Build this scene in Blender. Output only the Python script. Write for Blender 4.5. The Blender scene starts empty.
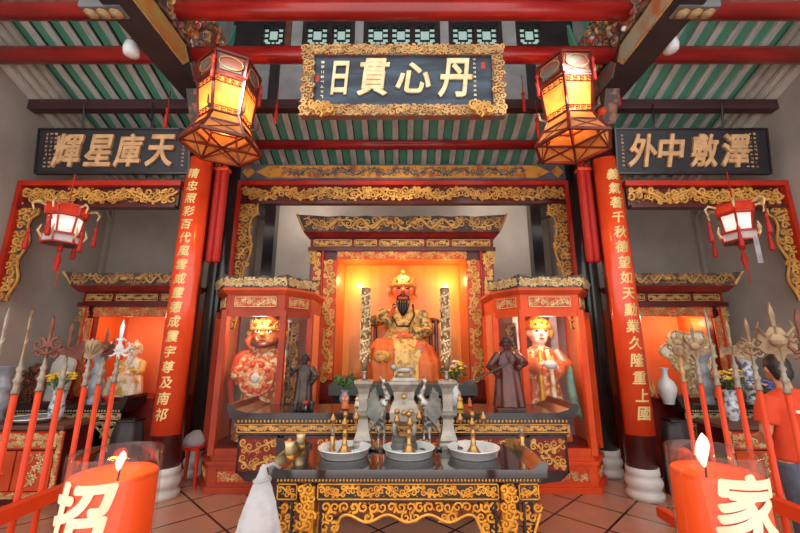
import bpy, bmesh, math, random
from mathutils import Matrix, Vector
PI = math.pi
sc = bpy.context.scene
COL = sc.collection
random.seed(7)

# ------------------------------------------------------------------ camera
F, PITCH, EYE = 375.0, math.radians(12.6), 1.6
cam_data = bpy.data.cameras.new('camera'); cam = bpy.data.objects.new('camera', cam_data); COL.objects.link(cam)
cam_data.sensor_width = 36; cam_data.lens = F / 800 * 36; cam_data.shift_x = -3 / 800; cam_data.clip_start = .05
cam.location = (0, 0, EYE); cam.rotation_euler = (PI / 2 + PITCH, 0, 0); sc.camera = cam
sc.view_settings.view_transform = 'Standard'; sc.view_settings.look = 'None'
sc.view_settings.gamma = 1; sc.view_settings.use_curve_mapping = False
sc.cycles.use_denoising = True; sc.cycles.max_bounces = 10; sc.cycles.transparent_max_bounces = 24
sc.cycles.caustics_reflective = False; sc.cycles.caustics_refractive = False; sc.cycles.sample_clamp_indirect = 4

def at(px, py, Y):
    """point of the place seen at a photo position, at distance Y from the eye"""
    u, v = (px - 403) / F, (266.5 - py) / F
    k = Y / (math.cos(PITCH) - v * math.sin(PITCH))
    return Vector((u * k, Y, EYE + k * (math.sin(PITCH) + v * math.cos(PITCH))))

# ------------------------------------------------------------------ materials
def lin(h):
    out = []
    for i in (0, 2, 4):
        c = int(h[i:i + 2], 16) / 255
        out.append(c / 12.92 if c <= .04045 else ((c + .055) / 1.055) ** 2.4)
    return tuple(out) + (1,)
MATS = {}
def mat(name, hexc, rough=.5, metal=0, hex2=None, scale=6, lo=.35, hi=.65, bump=0, bscale=40, coat=0, detail=4, spec=.5,
        sub=0, trans=0, emit=None, es=0, stretch=(1, 1, 1), voronoi=False):
    m = bpy.data.materials.new(name); m.use_nodes = True; nt = m.node_tree; N = nt.nodes; L = nt.links
    b = N['Principled BSDF']
    b.inputs['Base Color'].default_value = lin(hexc); b.inputs['Roughness'].default_value = rough
    b.inputs['Metallic'].default_value = metal; b.inputs['Coat Weight'].default_value = coat; b.inputs['Coat Roughness'].default_value = .12
    b.inputs['Specular IOR Level'].default_value = spec
    if sub: b.inputs['Subsurface Weight'].default_value = sub; b.inputs['Subsurface Radius'].default_value = (.05, .02, .01)
    if trans: b.inputs['Transmission Weight'].default_value = trans
    if emit: b.inputs['Emission Color'].default_value = lin(emit); b.inputs['Emission Strength'].default_value = es
    tc = N.new('ShaderNodeTexCoord'); mp = N.new('ShaderNodeMapping'); mp.inputs['Scale'].default_value = stretch
    L.new(tc.outputs['Object'], mp.inputs['Vector'])
    if hex2:
        t = N.new('ShaderNodeTexVoronoi' if voronoi else 'ShaderNodeTexNoise'); t.inputs['Scale'].default_value = scale
        if not voronoi: t.inputs['Detail'].default_value = detail
        L.new(mp.outputs['Vector'], t.inputs['Vector'])
        r = N.new('ShaderNodeValToRGB'); r.color_ramp.elements[0].position = lo; r.color_ramp.elements[1].position = hi
        r.color_ramp.elements[0].color = lin(hexc); r.color_ramp.elements[1].color = lin(hex2)
        L.new(t.outputs['Distance' if voronoi else 'Fac'], r.inputs['Fac']); L.new(r.outputs['Color'], b.inputs['Base Color'])
    if bump:
        t = N.new('ShaderNodeTexNoise'); t.inputs['Scale'].default_value = bscale; t.inputs['Detail'].default_value = 3
        L.new(mp.outputs['Vector'], t.inputs['Vector'])
        bm = N.new('ShaderNodeBump'); bm.inputs['Strength'].default_value = bump; bm.inputs['Distance'].default_value = .01
        L.new(t.outputs['Fac'], bm.inputs['Height']); L.new(bm.outputs['Normal'], b.inputs['Normal'])
    MATS[name] = m
    return m
gold = mat('gilt_carving', 'eeb660', .42, .25, 'bc7e3c', 9, .4, .8)
gold_old = mat('aged_gilt', 'd0a468', .5, .25, '8a6038', 10, .4, .8)
gold_pale = mat('pale_gilt', 'ecd09a', .45, .25, 'b58a50', 12, .4, .75)
gold_amber = mat('amber_gilt', 'f0aa3c', .4, .25, 'c8781c', 8, .4, .75)
letter = mat('gilt_letters', 'dfb283', .5, .2, 'a67a50', 8, .4, .8)
letter_pale = mat('cream_gilt_letters', 'f2dcae', .45, .2, 'd0ac70', 8, .45, .8)
letter_gold = mat('couplet_gilt', 'e8c884', .4, .4)
red = mat('red_lacquer', 'c4301a', .35, 0, 'a82212', 3, coat=.25, spec=.35)
red_beam = mat('red_beam_lacquer', 'b02420', .3, 0, '8c1412', 2.5, coat=.35, stretch=(.5, 3, 3))
red_dark = mat('maroon_lacquer', '5c1a1a', .35, 0, '471010', 4, coat=.4)
red_deep = mat('deep_red_paint', '8e2419', .4, 0, '701a12', 5)
orange_red = mat('orange_red_paint', 'dc5a34', .45, 0, 'c84a28', 4, spec=.3)
cabinet_red = mat('cabinet_red_paint', 'b8482e', .45, 0, 'a43c26', 4, spec=.3)
vermilion = mat('vermilion_paint', 'ee5a28', .45, 0, 'dc4a1e', 4, spec=.3)
banner_red = mat('vermilion_banner_lacquer', 'f4542a', .25, 0, 'e8461e', 3, coat=.5)
black = mat('black_lacquer', '1c1719', .25, 0, '2b2224', 4, coat=.5)
polished_black = mat('polished_black_lacquer', '171315', .07, 0, '1e191b', 4, coat=1, spec=.9)
pewter_mottled = mat('mottled_pewter', 'c4bcb0', .38, .6, '4e4a46', 34, .45, .62)
black_wood = mat('dark_beam_paint', '2a2326', .5, 0, '3a3033', 3)
maroon_wood = mat('dark_maroon_beam', '3d2227', .5, 0, '4b2b2f', 3, stretch=(.4, 3, 3))
plaster = mat('grey_plaster', 'b0a69d', .9, 0, '958b84', 1.1, .35, .7, .15, 14, detail=8)
plaster_pale = mat('pale_plaster', 'b8aea5', .9, 0, '9f968e', 1.4, .35, .7, .1, 14, detail=8)
plaster_light = mat('light_grey_plaster', 'dcd4cc', .9, 0, 'bdb5ad', 1.2, .35, .7, .1, 14, detail=8)
moulding = mat('cream_moulding', 'c9c4b8', .8, 0, 'b3ada2', 4)
green_board = mat('green_roof_board', '6cb599', .7, 0, '519a82', 3, .3, .75, stretch=(3, .6, 1), detail=6)
white_batten = mat('whitewashed_batten', 'dcdcd6', .8, 0, 'b4b8b2', 5, .35, .7, stretch=(3, .8, 1), detail=8)
seam = mat('dark_seam', '33403b', .9)
grey_panel = mat('grey_white_panel', 'b5b7b8', .8, 0, '9a9da0', 3)
brown_wood = mat('brown_wood', '7d5040', .6, 0, '5e3a30', 5, stretch=(.5, 4, 4))
pewter = mat('pewter', 'b4aca0', .4, .5, '7c766e', 12, .35, .75, .05, 60)
pewter_dark = mat('tarnished_pewter', '8e8e8a', .4, .8, '4c4c4a', 9, .35, .7)
alu = mat('brushed_aluminium', 'f4f4f2', .3, .2, 'e4e6e6', 20, stretch=(1, 1, 8))
brass = mat('polished_brass', 'd0a468', .3, .8, 'a87440', 8)
bronze = mat('brown_bronze', 'a88a6a', .42, .6, '5f4432', 9, .4, .7)
bronze_red = mat('coppery_bronze', '7d4a38', .45, .5, '532c22', 9, .4, .7)
steel = mat('worn_silver', 'a89c8c', .45, .5, '7c6f62', 9, .4, .7)
pole_red = mat('red_pole_lacquer', 'e8481e', .4, 0, 'd63c16', 5, spec=.35)
white_stone = mat('white_stone', 'dedbd6', .5, 0, 'c0bbb5', 5, .35, .75, detail=8)
grey_stone = mat('grey_green_stone', '46524f', .4, 0, '48524f', 6)
wax = mat('orange_wax', 'ff5c1c', .45, 0, 'f85018', 3, spec=.3)
wax_char = mat('cream_wax_print', 'f6ddbc', .5, 0, 'efc49c', 7)
skin_gold = mat('gilded_face', 'd98a48', .4, .2)
skin_red = mat('red_painted_face', 'e4704a', .45)
skin_white = mat('white_painted_face', 'f0d8c4', .4)
skin = mat('skin', 'c8906c', .55)
hair_black = mat('black_hair', '16120f', .5, 0, '2b2320', 30, stretch=(8, 8, 1))
robe_gold = mat('gold_brocade', 'eec678', .5, .1, 'a8843e', 13, .5, .62, .1, 30, detail=5)
robe_green = mat('green_gold_brocade', '5c6244', .5, .1, 'd4aa5c', 16, .47, .56, detail=4)
robe_orange = mat('orange_silk', 'e8793c', .45, 0, 'd05a26', 5, .4, .7)
robe_mixed = mat('orange_white_brocade', 'd8622e', .45, 0, 'ecd0a0', 15, .5, .58, detail=4)
armour_mix = mat('painted_armour', 'b8642e', .45, .15, 'e8d4ac', 18, .48, .58, detail=4)
robe_white = mat('white_gold_brocade', 'f4ead0', .5, 0, 'd8aa54', 9, .52, .62)
teal_silk = mat('teal_silk', '8fb8a8', .5, 0, '6e9a8c', 6)
dark_wood = mat('red_brown_carved_wood', '6a2f26', .3, 0, '47201b', 7, .4, .7, coat=.4)
dark_bronze = mat('dark_bronze', '5a4a44', .4, .4, '382c2a', 9, .4, .7)
niche_back = mat('orange_lacquer_board', 'eaa850', .35, 0, 'dc963e', 1.6, .35, .7, coat=.35, stretch=(5, 1, .3))
niche_red = mat('orange_red_cloth', 'f99662', .6, 0, 'f48a52', 2)
niche_side = mat('red_niche_side', 'd8682e', .45)
porcelain = mat('white_porcelain', 'e2e2de', .2, 0, 'c6cacb', 5, coat=.4)
blue_white = mat('blue_and_white_porcelain', 'dfe3e6', .2, 0, '6d7f9c', 16, .5, .6, coat=.4)
grey_blue = mat('grey_blue_glaze', '7e8490', .3, 0, 'a3a8b0', 7, coat=.3)
leaf = mat('green_leaf', '4c6b34', .6, 0, '36522a', 8)
yellow_petal = mat('yellow_petal', 'ecc43c', .6)
pink_petal = mat('pink_petal', 'e8a49c', .6)
cream_petal = mat('cream_petal', 'f2e6c0', .6)
blue_petal = mat('blue_petal', '5c6cae', .6)
red_cloth = mat('red_tassel_silk', 'c8281a', .6, 0, 'a81c12', 20, stretch=(6, 6, 1))
paint_panel = mat('painted_scene_panel', 'a08a4c', .5, 0, 'b06a34', 4, .4, .6, detail=6)
paint_panel2 = mat('pale_painted_scene_panel', '9c9a82', .5, 0, 'a8653c', 4, .45, .62, detail=6)
carve_dark = mat('dark_painted_carving', '4e4440', .6, 0, '9a6a58', 9, .5, .62, detail=5)
lantern_wood = mat('brown_red_lantern_wood', '74261a', .4, 0, '5a1c14', 5, coat=.2)
carve_multi = mat('multicoloured_carving', '8a4c40', .6, 0, '5f7068', 8, .48, .6, detail=5)
beam_paint = mat('orange_painted_board', 'd89a3c', .5, 0, 'b05a2c', 7, .5, .66, detail=5)
beam_blue = mat('slate_blue_paint', '646a78', .6, 0, '4c5260', 6)
plaque_blue = mat('weathered_blue_board', '28323f', .5, 0, '51667a', 2.2, .45, .75, stretch=(.5, 1, 3), detail=6)
plaque_black = mat('black_board', '1e1c22', .45, 0, '2b2830', 3)
shirt_cloth = mat('orange_red_cotton', 'e24a26', .85, 0, 'd24020', 4, bump=.1, bscale=20)
denim = mat('blue_denim', '5e6678', .85, 0, '4b5264', 10)
plastic_grey = mat('grey_plastic', '6a6a6c', .5)
lens_glass = mat('lamp_lens', 'cfc3a0', .25, .2, 'a89a74', 18, coat=.6)
white_bulb = mat('white_plastic_globe', 'e6eaee', .3, 0, coat=.5)
red_plastic = mat('red_plastic', 'd8341c', .4)
mirror_grey = mat('pale_plaque', 'c9c6c0', .35, .1, 'a9a6a0', 3)
eye_mat = mat('dark_eye', '120c0a', .3)
white_print = mat('white_print', 'f0e4dc', .7)

def shader_mat(name):
    m = bpy.data.materials.new(name); m.use_nodes = True; nt = m.node_tree; nt.nodes.clear()
    o = nt.nodes.new('ShaderNodeOutputMaterial'); return m, nt.nodes, nt.links, o
def glass_mat(name, tint, amount=.06, rough=.03, edge=.28):
    m, N, L, o = shader_mat(name)
    t = N.new('ShaderNodeBsdfTransparent'); t.inputs['Color'].default_value = tint
    g = N.new('ShaderNodeBsdfGlossy'); g.inputs['Roughness'].default_value = rough
    lw = N.new('ShaderNodeLayerWeight'); lw.inputs['Blend'].default_value = .25
    mm = N.new('ShaderNodeMath'); mm.operation = 'MULTIPLY_ADD'; mm.inputs[1].default_value = edge; mm.inputs[2].default_value = amount
    L.new(lw.outputs['Fresnel'], mm.inputs[0])
    mx = N.new('ShaderNodeMixShader'); L.new(mm.outputs[0], mx.inputs[0]); L.new(t.outputs[0], mx.inputs[1]); L.new(g.outputs[0], mx.inputs[2])
    L.new(mx.outputs[0], o.inputs['Surface']); return m
glass = glass_mat('cabinet_glass', (.98, .985, .985, 1), .004, .02, .1)
cup_glass = glass_mat('candle_glass', (.97, .94, .93, 1), .03)
def thin_mat(name, col, emit=None, es=0):      # paper or plastic film that lets light through
    m, N, L, o = shader_mat(name)
    d = N.new('ShaderNodeBsdfDiffuse'); t = N.new('ShaderNodeBsdfTranslucent')
    tx = N.new('ShaderNodeTexCoord'); n = N.new('ShaderNodeTexNoise'); n.inputs['Scale'].default_value = 9; n.inputs['Detail'].default_value = 5
    L.new(tx.outputs['Object'], n.inputs['Vector'])
    r = N.new('ShaderNodeValToRGB'); r.color_ramp.elements[0].position = .3; r.color_ramp.elements[1].position = .6
    r.color_ramp.elements[0].color = tuple(c * .75 for c in lin(col)[:3]) + (1,); r.color_ramp.elements[1].color = lin(col)
    L.new(n.outputs['Fac'], r.inputs['Fac']); L.new(r.outputs[0], d.inputs['Color']); L.new(r.outputs[0], t.inputs['Color'])
    mx = N.new('ShaderNodeMixShader'); mx.inputs[0].default_value = .6; L.new(d.outputs[0], mx.inputs[1]); L.new(t.outputs[0], mx.inputs[2])
    out = mx
    if emit:
        e = N.new('ShaderNodeEmission'); e.inputs['Color'].default_value = lin(emit); e.inputs['Strength'].default_value = es
        out = N.new('ShaderNodeAddShader'); L.new(mx.outputs[0], out.inputs[0]); L.new(e.outputs[0], out.inputs[1])
    L.new(out.outputs[0], o.inputs['Surface']); return m
paper = thin_mat('amber_lantern_paper', 'f2b070')
paper_white = thin_mat('white_lantern_paper', 'e6e6ea')
paper_red = thin_mat('red_lantern_paper', 'e05038')
bag_film = thin_mat('white_plastic_film', 'f2f5f8')
def emit_mat(name, col, s):
    m, N, L, o = shader_mat(name); e = N.new('ShaderNodeEmission'); e.inputs['Color'].default_value = lin(col); e.inputs['Strength'].default_value = s
    L.new(e.outputs[0], o.inputs['Surface']); return m
def flame_material():
    m, N, L, o = shader_mat('candle_flame'); e = N.new('ShaderNodeEmission'); lw = N.new('ShaderNodeLayerWeight'); lw.inputs['Blend'].default_value = .5
    r = N.new('ShaderNodeValToRGB'); r.color_ramp.elements[0].position = .35; r.color_ramp.elements[0].color = (1, .86, .55, 1); r.color_ramp.elements[1].position = .9; r.color_ramp.elements[1].color = (.9, .22, .03, 1)
    L.new(lw.outputs['Facing'], r.inputs[0]); L.new(r.outputs[0], e.inputs['Color']); e.inputs['Strength'].default_value = 1.6
    L.new(e.outputs[0], o.inputs['Surface']); return m
flame_mat = flame_material()
bulb_mat = emit_mat('lit_bulb', 'ffcf80', 14)
pane_mat = glass_mat('window_glass', (.48, .57, .55, 1), .02, .1)

def floor_mat():
    m = mat('terracotta_tiles', '9c5b42', .16)
    nt = m.node_tree; N = nt.nodes; L = nt.links; b = N['Principled BSDF']
    tc = N.new('ShaderNodeTexCoord'); mp = N.new('ShaderNodeMapping'); L.new(tc.outputs['Object'], mp.inputs[0])
    mp.inputs['Rotation'].default_value = (0, 0, PI / 4); mp.inputs['Location'].default_value = (-.075, -.105, 0)
    br = N.new('ShaderNodeTexBrick'); br.offset = 0; br.squash = 1; br.inputs['Scale'].default_value = 1
    br.inputs['Brick Width'].default_value = .494; br.inputs['Row Height'].default_value = .494; br.inputs['Mortar Size'].default_value = .012
    br.inputs['Mortar Smooth'].default_value = .1; br.inputs['Bias'].default_value = 0
    br.inputs['Color1'].default_value = lin('cc8a68'); br.inputs['Color2'].default_value = lin('bc7858'); br.inputs['Mortar'].default_value = lin('2e201c')
    L.new(mp.outputs[0], br.inputs['Vector'])
    n = N.new('ShaderNodeTexNoise'); n.inputs['Scale'].default_value = 3.5; n.inputs['Detail'].default_value = 7; L.new(tc.outputs['Object'], n.inputs['Vector'])
    mx = N.new('ShaderNodeMix'); mx.data_type = 'RGBA'; mx.blend_type = 'MULTIPLY'; mx.inputs[0].default_value = .45
    L.new(br.outputs['Color'], mx.inputs[6]); L.new(n.outputs['Color'], mx.inputs[7])
    hs = N.new('ShaderNodeHueSaturation'); hs.inputs['Saturation'].default_value = .9; hs.inputs['Value'].default_value = 1.12
    L.new(mx.outputs[2], hs.inputs['Color']); L.new(hs.outputs[0], b.inputs['Base Color'])
    r = N.new('ShaderNodeMapRange'); r.inputs['To Min'].default_value = .1; r.inputs['To Max'].default_value = .32; L.new(n.outputs['Fac'], r.inputs[0]); L.new(r.outputs[0], b.inputs['Roughness'])
    return m
tiles = floor_mat()

# ------------------------------------------------------------------ mesh builder
I4 = Matrix.Identity(4)
def T(x, y, z): return Matrix.Translation((x, y, z))
def R(a, ax): return Matrix.Rotation(a, 4, ax)
class MB:
    def __init__(s): s.v = []; s.f = []; s.mi = []; s.k = 0; s.M = I4
    def add(s, vs, fs, M=None):
        M = s.M @ M if M is not None else s.M
        n = len(s.v); s.v += [tuple(M @ Vector(p)) for p in vs]
        for f in fs: s.f.append([i + n for i in f]); s.mi.append(s.k)
        return s
    def mat(s, k): s.k = k; return s
    def box(s, x0, x1, y0, y1, z0, z1, M=None, c=0):
        if c:       # chamfered in the xz outline
            return s.prism([(x0 + c, z0), (x1 - c, z0), (x1, z0 + c), (x1, z1 - c), (x1 - c, z1), (x0 + c, z1), (x0, z1 - c), (x0, z0 + c)], y0, y1, M)
        v = [(x, y, z) for z in (z0, z1) for y in (y0, y1) for x in (x0, x1)]
        return s.add(v, [(0, 2, 3, 1), (4, 5, 7, 6), (0, 1, 5, 4), (2, 6, 7, 3), (0, 4, 6, 2), (1, 3, 7, 5)], M)
    def prism(s, poly, y0, y1, M=None):   # outline in xz, thickness in y
        n = len(poly); v = [(x, y0, z) for x, z in poly] + [(x, y1, z) for x, z in poly]
        f = [tuple(range(n)), tuple(range(2 * n - 1, n - 1, -1))] + [(i, i + n, (i + 1) % n + n, (i + 1) % n) for i in range(n)]
        return s.add(v, f, M)
    def slab(s, poly, z0, z1, poly2=None, M=None):    # outline in xy, thickness in z
        n = len(poly); p2 = poly2 or poly
        v = [(x, y, z0) for x, y in poly] + [(x, y, z1) for x, y in p2]
        f = [tuple(range(n - 1, -1, -1)), tuple(range(n, 2 * n))] + [(i, (i + 1) % n, (i + 1) % n + n, i + n) for i in range(n)]
        return s.add(v, f, M)
    def lathe(s, prof, seg=16, M=None, mod=None, cap=True, ph=0):
        v = []; f = []
        for r, z in prof:
            for k in range(seg):
                a = 2 * PI * k / seg + ph; rr = r * (mod(a) if mod else 1)
                v.append((rr * math.cos(a), rr * math.sin(a), z))
        for i in range(len(prof) - 1):
            for k in range(seg):
                a, b = i * seg + k, i * seg + (k + 1) % seg; f.append((a, b, b + seg, a + seg))
        if cap: f.append(tuple(range(seg - 1, -1, -1))); f.append(tuple(range((len(prof) - 1) * seg, len(prof) * seg)))
        return s.add(v, f, M)
    def rings(s, rs, seg=20, folds=0, amp=0, M=None):     # rs: (cx, cy, z, rx, ry)
        v = []; f = []
        for (cx, cy, z, rx, ry) in rs:
            for k in range(seg):
                a = 2 * PI * k / seg; q = 1 + amp * math.cos(folds * a) if folds else 1
                v.append((cx + rx * q * math.cos(a), cy + ry * q * math.sin(a), z))
        for i in range(len(rs) - 1):
            for k in range(seg):
                a, b = i * seg + k, i * seg + (k + 1) % seg; f.append((a, b, b + seg, a + seg))
        f.append(tuple(range(seg - 1, -1, -1))); f.append(tuple(range((len(rs) - 1) * seg, len(rs) * seg)))
        return s.add(v, f, M)
    def tube(s, pts, rad, seg=6, M=None, flat=1):
        pts = [Vector(p) for p in pts]; n = len(pts)
        rad = rad if isinstance(rad, (list, tuple)) else [rad] * n
        v = []; f = []; prev = None
        for i, p in enumerate(pts):
            d = (pts[min(i + 1, n - 1)] - pts[max(i - 1, 0)])
            d = d.normalized() if d.length > 1e-9 else Vector((0, 0, 1))
            if prev is None:
                ref = Vector((0, 1, 0)) if abs(d.y) < .9 else Vector((1, 0, 0))
                prev = (ref - d * ref.dot(d)).normalized()
            else:
                q = prev - d * prev.dot(d); prev = q.normalized() if q.length > 1e-6 else prev
            w = d.cross(prev)
            for k in range(seg):
                a = 2 * PI * k / seg + PI / seg
                v.append(p + (prev * math.cos(a) * flat + w * math.sin(a)) * rad[i])
        for i in range(n - 1):
            for k in range(seg):
                a, b = i * seg + k, i * seg + (k + 1) % seg; f.append((a, a + seg, b + seg, b))
        f.append(tuple(range(seg))); f.append(tuple(range(n * seg - 1, (n - 1) * seg - 1, -1)))
        return s.add(v, f, M)
    def ball(s, c, r, M=None, seg=12, nr=8):
        rx, ry, rz = r if isinstance(r, (tuple, list)) else (r, r, r)
        v = [(c[0], c[1], c[2] - rz)]; f = []
        for i in range(1, nr):
            t = -PI / 2 + PI * i / nr
            for k in range(seg):
                a = 2 * PI * k / seg; v.append((c[0] + rx * math.cos(t) * math.cos(a), c[1] + ry * math.cos(t) * math.sin(a), c[2] + rz * math.sin(t)))
        v.append((c[0], c[1], c[2] + rz)); e = len(v) - 1
        for k in range(seg):
            f.append((0, 1 + (k + 1) % seg, 1 + k)); f.append((e, e - seg + k, e - seg + (k + 1) % seg))
        for i in range(nr - 2):
            for k in range(seg):
                a, b = 1 + i * seg + k, 1 + i * seg + (k + 1) % seg; f.append((a, b, b + seg, a + seg))
        return s.add(v, f, M)
    def gem(s, c, rx, ry, rz, M=None, a=0):       # a low leaf-shaped lozenge
        ca, sa = math.cos(a), math.sin(a)
        v = [(rx, 0, 0), (0, 0, rz), (-rx, 0, 0), (0, 0, -rz), (0, -ry, 0)]
        v = [(c[0] + x * ca - z * sa, c[1] + y, c[2] + x * sa + z * ca) for x, y, z in v]
        return s.add(v, [(0, 4, 1), (1, 4, 2), (2, 4, 3), (3, 4, 0), (0, 1, 2, 3)], M)
    def mesh(s, name):
        me = bpy.data.meshes.new(name); me.from_pydata(s.v, [], s.f)
        return me
    def build(s, name, mats, parent=None, loc=(0, 0, 0), smooth=False, kind=None, label=None, cat=None, group=None, rot=None):
        me = s.mesh(name)
        for m in (mats if isinstance(mats, (list, tuple)) else [mats]): me.materials.append(m)
        me.polygons.foreach_set('material_index', s.mi)
        bm = bmesh.new(); bm.from_mesh(me); bmesh.ops.recalc_face_normals(bm, faces=bm.faces); bm.to_mesh(me); bm.free()
        if smooth: me.polygons.foreach_set('use_smooth', [True] * len(me.polygons))
        return link(name, me, parent, loc, kind, label, cat, group, rot)
    def fuse(s, name, m, parent, vox, smooth=3, loc=(0, 0, 0), label=None):
        me = s.mesh(name); o = bpy.data.objects.new(name, me); COL.objects.link(o)
        r = o.modifiers.new('r', 'REMESH'); r.mode = 'VOXEL'; r.voxel_size = vox
        if smooth: q = o.modifiers.new('s', 'SMOOTH'); q.iterations = smooth; q.factor = .5
        dg = bpy.context.evaluated_depsgraph_get(); nm = bpy.data.meshes.new_from_object(o.evaluated_get(dg))
        bpy.data.objects.remove(o); bpy.data.meshes.remove(me)
        nm.materials.clear(); nm.materials.append(m); nm.polygons.foreach_set('use_smooth', [True] * len(nm.polygons)); nm.name = name
        return link(name, nm, parent, loc, label=label)
def link(name, me, parent=None, loc=(0, 0, 0), kind=None, label=None, cat=None, group=None, rot=None):
    o = bpy.data.objects.new(name, me); COL.objects.link(o); o.location = loc; o.parent = parent
    if rot: o.rotation_euler = rot
    if kind: o['kind'] = kind
    if label: o['label'] = label
    if cat: o['category'] = cat
    if group: o['group'] = group
    return o
def thing(name, label, cat, loc=(0, 0, 0), rz=0, group=None):
    return link(name, None, None, loc, None, label, cat, group, (0, 0, rz))
def dup(root, loc, label=None, rz=None):
    def cp(o, parent):
        c = o.copy(); COL.objects.link(c); c.parent = parent
        for ch in kids(o): cp(ch, c)
        return c
    c = cp(root, None); c.location = loc
    if rz is not None: c.rotation_euler = (0, 0, rz)
    if label: c['label'] = label
    return c
def kids(o): return [c for c in COL.objects if c.parent == o]
def lamp(kind, loc, energy, col, size=.05):
    l = bpy.data.lights.new('light', kind); l.energy = energy; l.color = lin(col)[:3]
    if kind == 'POINT': l.shadow_soft_size = size
    o = bpy.data.objects.new('light', l); COL.objects.link(o); o.location = loc; return o

# ------------------------------------------------------------------ carving
def spiral(mb, cx, cz, R0, s, a0, r, y=0, turns=1.3, n=13, sx=1, sz=1):
    pts = []; rr = []
    for k in range(n):
        t = k / (n - 1); a = a0 + s * t * 2 * PI * turns; q = R0 * (1 - .84 * t)
        pts.append((cx + q * math.cos(a) * sx, y - .3 * r * t, cz + q * math.sin(a) * sz)); rr.append(r * (1.1 - .45 * t))
    mb.tube(pts, rr, 4)
def vine(mb, x0, z0, w, h, r=None, seed=1, y=0):
    """a dense running scroll: a wandering stem, curls of many sizes either side, leaves and blossoms"""
    rnd = random.Random(seed); r = r or h * .06; r *= .8
    n = max(2, round(w / (h * .46))); u = w / n; ph = rnd.uniform(0, 6)
    def stem(x): return z0 + h / 2 + h * .3 * math.sin(x / h * 2.3 + ph) + h * .07 * math.sin(x / h * 6.1)
    pts = [(x0 + w * k / (n * 2), y - r * .5, stem(w * k / (n * 2))) for k in range(n * 2 + 1)]
    mb.tube(pts, r * 1.1, 4)
    for i in range(n):
        cx = x0 + (i + rnd.uniform(.3, .7)) * u; zs = stem(cx - x0)
        for side in (1, -1):
            room = (z0 + h - zs) if side > 0 else (zs - z0)
            R0 = min(room * .5, h * .27) * rnd.uniform(.85, 1.05)
            if R0 < h * .07: continue
            spiral(mb, cx + rnd.uniform(-.2, .2) * u, zs + side * R0 * 1.0, R0, rnd.choice((-1, 1)), -side * PI / 2, r * rnd.uniform(.8, 1.15), y, rnd.uniform(1, 1.5), 10)
        for q in range(3):
            a = rnd.uniform(0, PI); mb.gem((min(max(cx + rnd.uniform(-.8, .8) * u, x0 + h * .08), x0 + w - h * .08), y, z0 + h * rnd.uniform(.08, .92)), h * rnd.uniform(.06, .12), r * 1.4, h * .05, None, a)
        if i % 3 == 1:
            for q in range(5): a = q * 1.257; mb.gem((cx + h * .08 * math.cos(a), y - r, zs + h * .08 * math.sin(a)), h * .07, r * 1.6, h * .045, None, a)
def fill(mb, inside, x0, x1, z0, z1, s, r, seed=1, y=0):
    rnd = random.Random(seed); nx = max(1, round((x1 - x0) / s)); nz = max(1, round((z1 - z0) / s))
    for i in range(nx):
        for j in range(nz):
            cx = x0 + (i + .5 + (.25 if j % 2 else -.25) * (nx > 1)) * (x1 - x0) / nx; cz = z0 + (j + .5) * (z1 - z0) / nz
            if not inside(cx, cz): continue
            spiral(mb, cx, cz, s * .58, rnd.choice((-1, 1)), rnd.uniform(0, 6.28), r * rnd.uniform(.8, 1.2), y, 1.2, 9)
            for q in range(2): mb.gem((cx + rnd.uniform(-.5, .5) * s, y, cz + rnd.uniform(-.5, .5) * s), s * .3, r * 1.5, s * .13, None, rnd.uniform(0, 3.1))
def panel(name, parent, x0, x1, z0, z1, y, mats, seed=1, rim=0, r=None, vertical=False, th=.02, M=I4, label=None, rows=1):
    """a relief panel facing -y: backing board (mats[0]), gilded scrolls (mats[1]), optional rim (mats[2])"""
    mb = MB(); mb.M = M
    mb.mat(0).box(x0, x1, y, y + th, z0, z1); mb.mat(1)
    a, b, c, d = x0 + rim, x1 - rim, z0 + rim, z1 - rim
    if vertical:
        mb.M = M @ T(b, 0, c) @ R(-PI / 2, 'Y'); W = (b - a) / rows
        for q in range(rows): vine(mb, 0, q * W, d - c, W, r, seed + q, y)
    else:
        W = (d - c) / rows
        for q in range(rows): vine(mb, a, c + q * W, b - a, W, r, seed + q, y)
    mb.M = M
    if rim and len(mats) > 2:
        mb.mat(2); t = rim * .7
        for q in ((x0, x1, z0, z0 + t), (x0, x1, z1 - t, z1), (x0, x0 + t, z0, z1), (x1 - t, x1, z0, z1)): mb.box(q[0], q[1], y - .012, y, q[2], q[3])
    return mb.build(name, mats, parent, label=label)

# ------------------------------------------------------------------ lettering
_g = {}
def glyph(ch, ext=.02, off=.02, bev=.012, shear=.08, cuts=0):
    key = (ch, ext, off, bev, shear, cuts)
    if key in _g: return _g[key]
    c = bpy.data.curves.new('g', 'FONT'); c.body = ch; c.size = 1; c.extrude = ext; c.offset = off; c.bevel_depth = bev; c.bevel_resolution = 1; c.shear = shear; c.resolution_u = 4
    o = bpy.data.objects.new('g', c); COL.objects.link(o)
    dg = bpy.context.evaluated_depsgraph_get(); me = bpy.data.meshes.new_from_object(o.evaluated_get(dg))
    bpy.data.objects.remove(o); bpy.data.curves.remove(c)
    xs = [v.co.x for v in me.vertices]; ys = [v.co.y for v in me.vertices]
    cx, cy = (min(xs) + max(xs)) / 2, (min(ys) + max(ys)) / 2; h = max(max(ys) - min(ys), .01); w = max(xs) - min(xs)
    if cuts:
        bm = bmesh.new(); bm.from_mesh(me)
        for k in range(1, cuts):
            bmesh.ops.bisect_plane(bm, geom=bm.verts[:] + bm.edges[:] + bm.faces[:], plane_co=(min(xs) + w * k / cuts, 0, 0), plane_no=(1, 0, 0))
        bm.to_mesh(me); bm.free()
    r = ([((v.co.x - cx), (v.co.y - cy), v.co.z) for v in me.vertices], [tuple(p.vertices) for p in me.polygons], w, h)
    bpy.data.meshes.remove(me); _g[key] = r; return r
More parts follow.
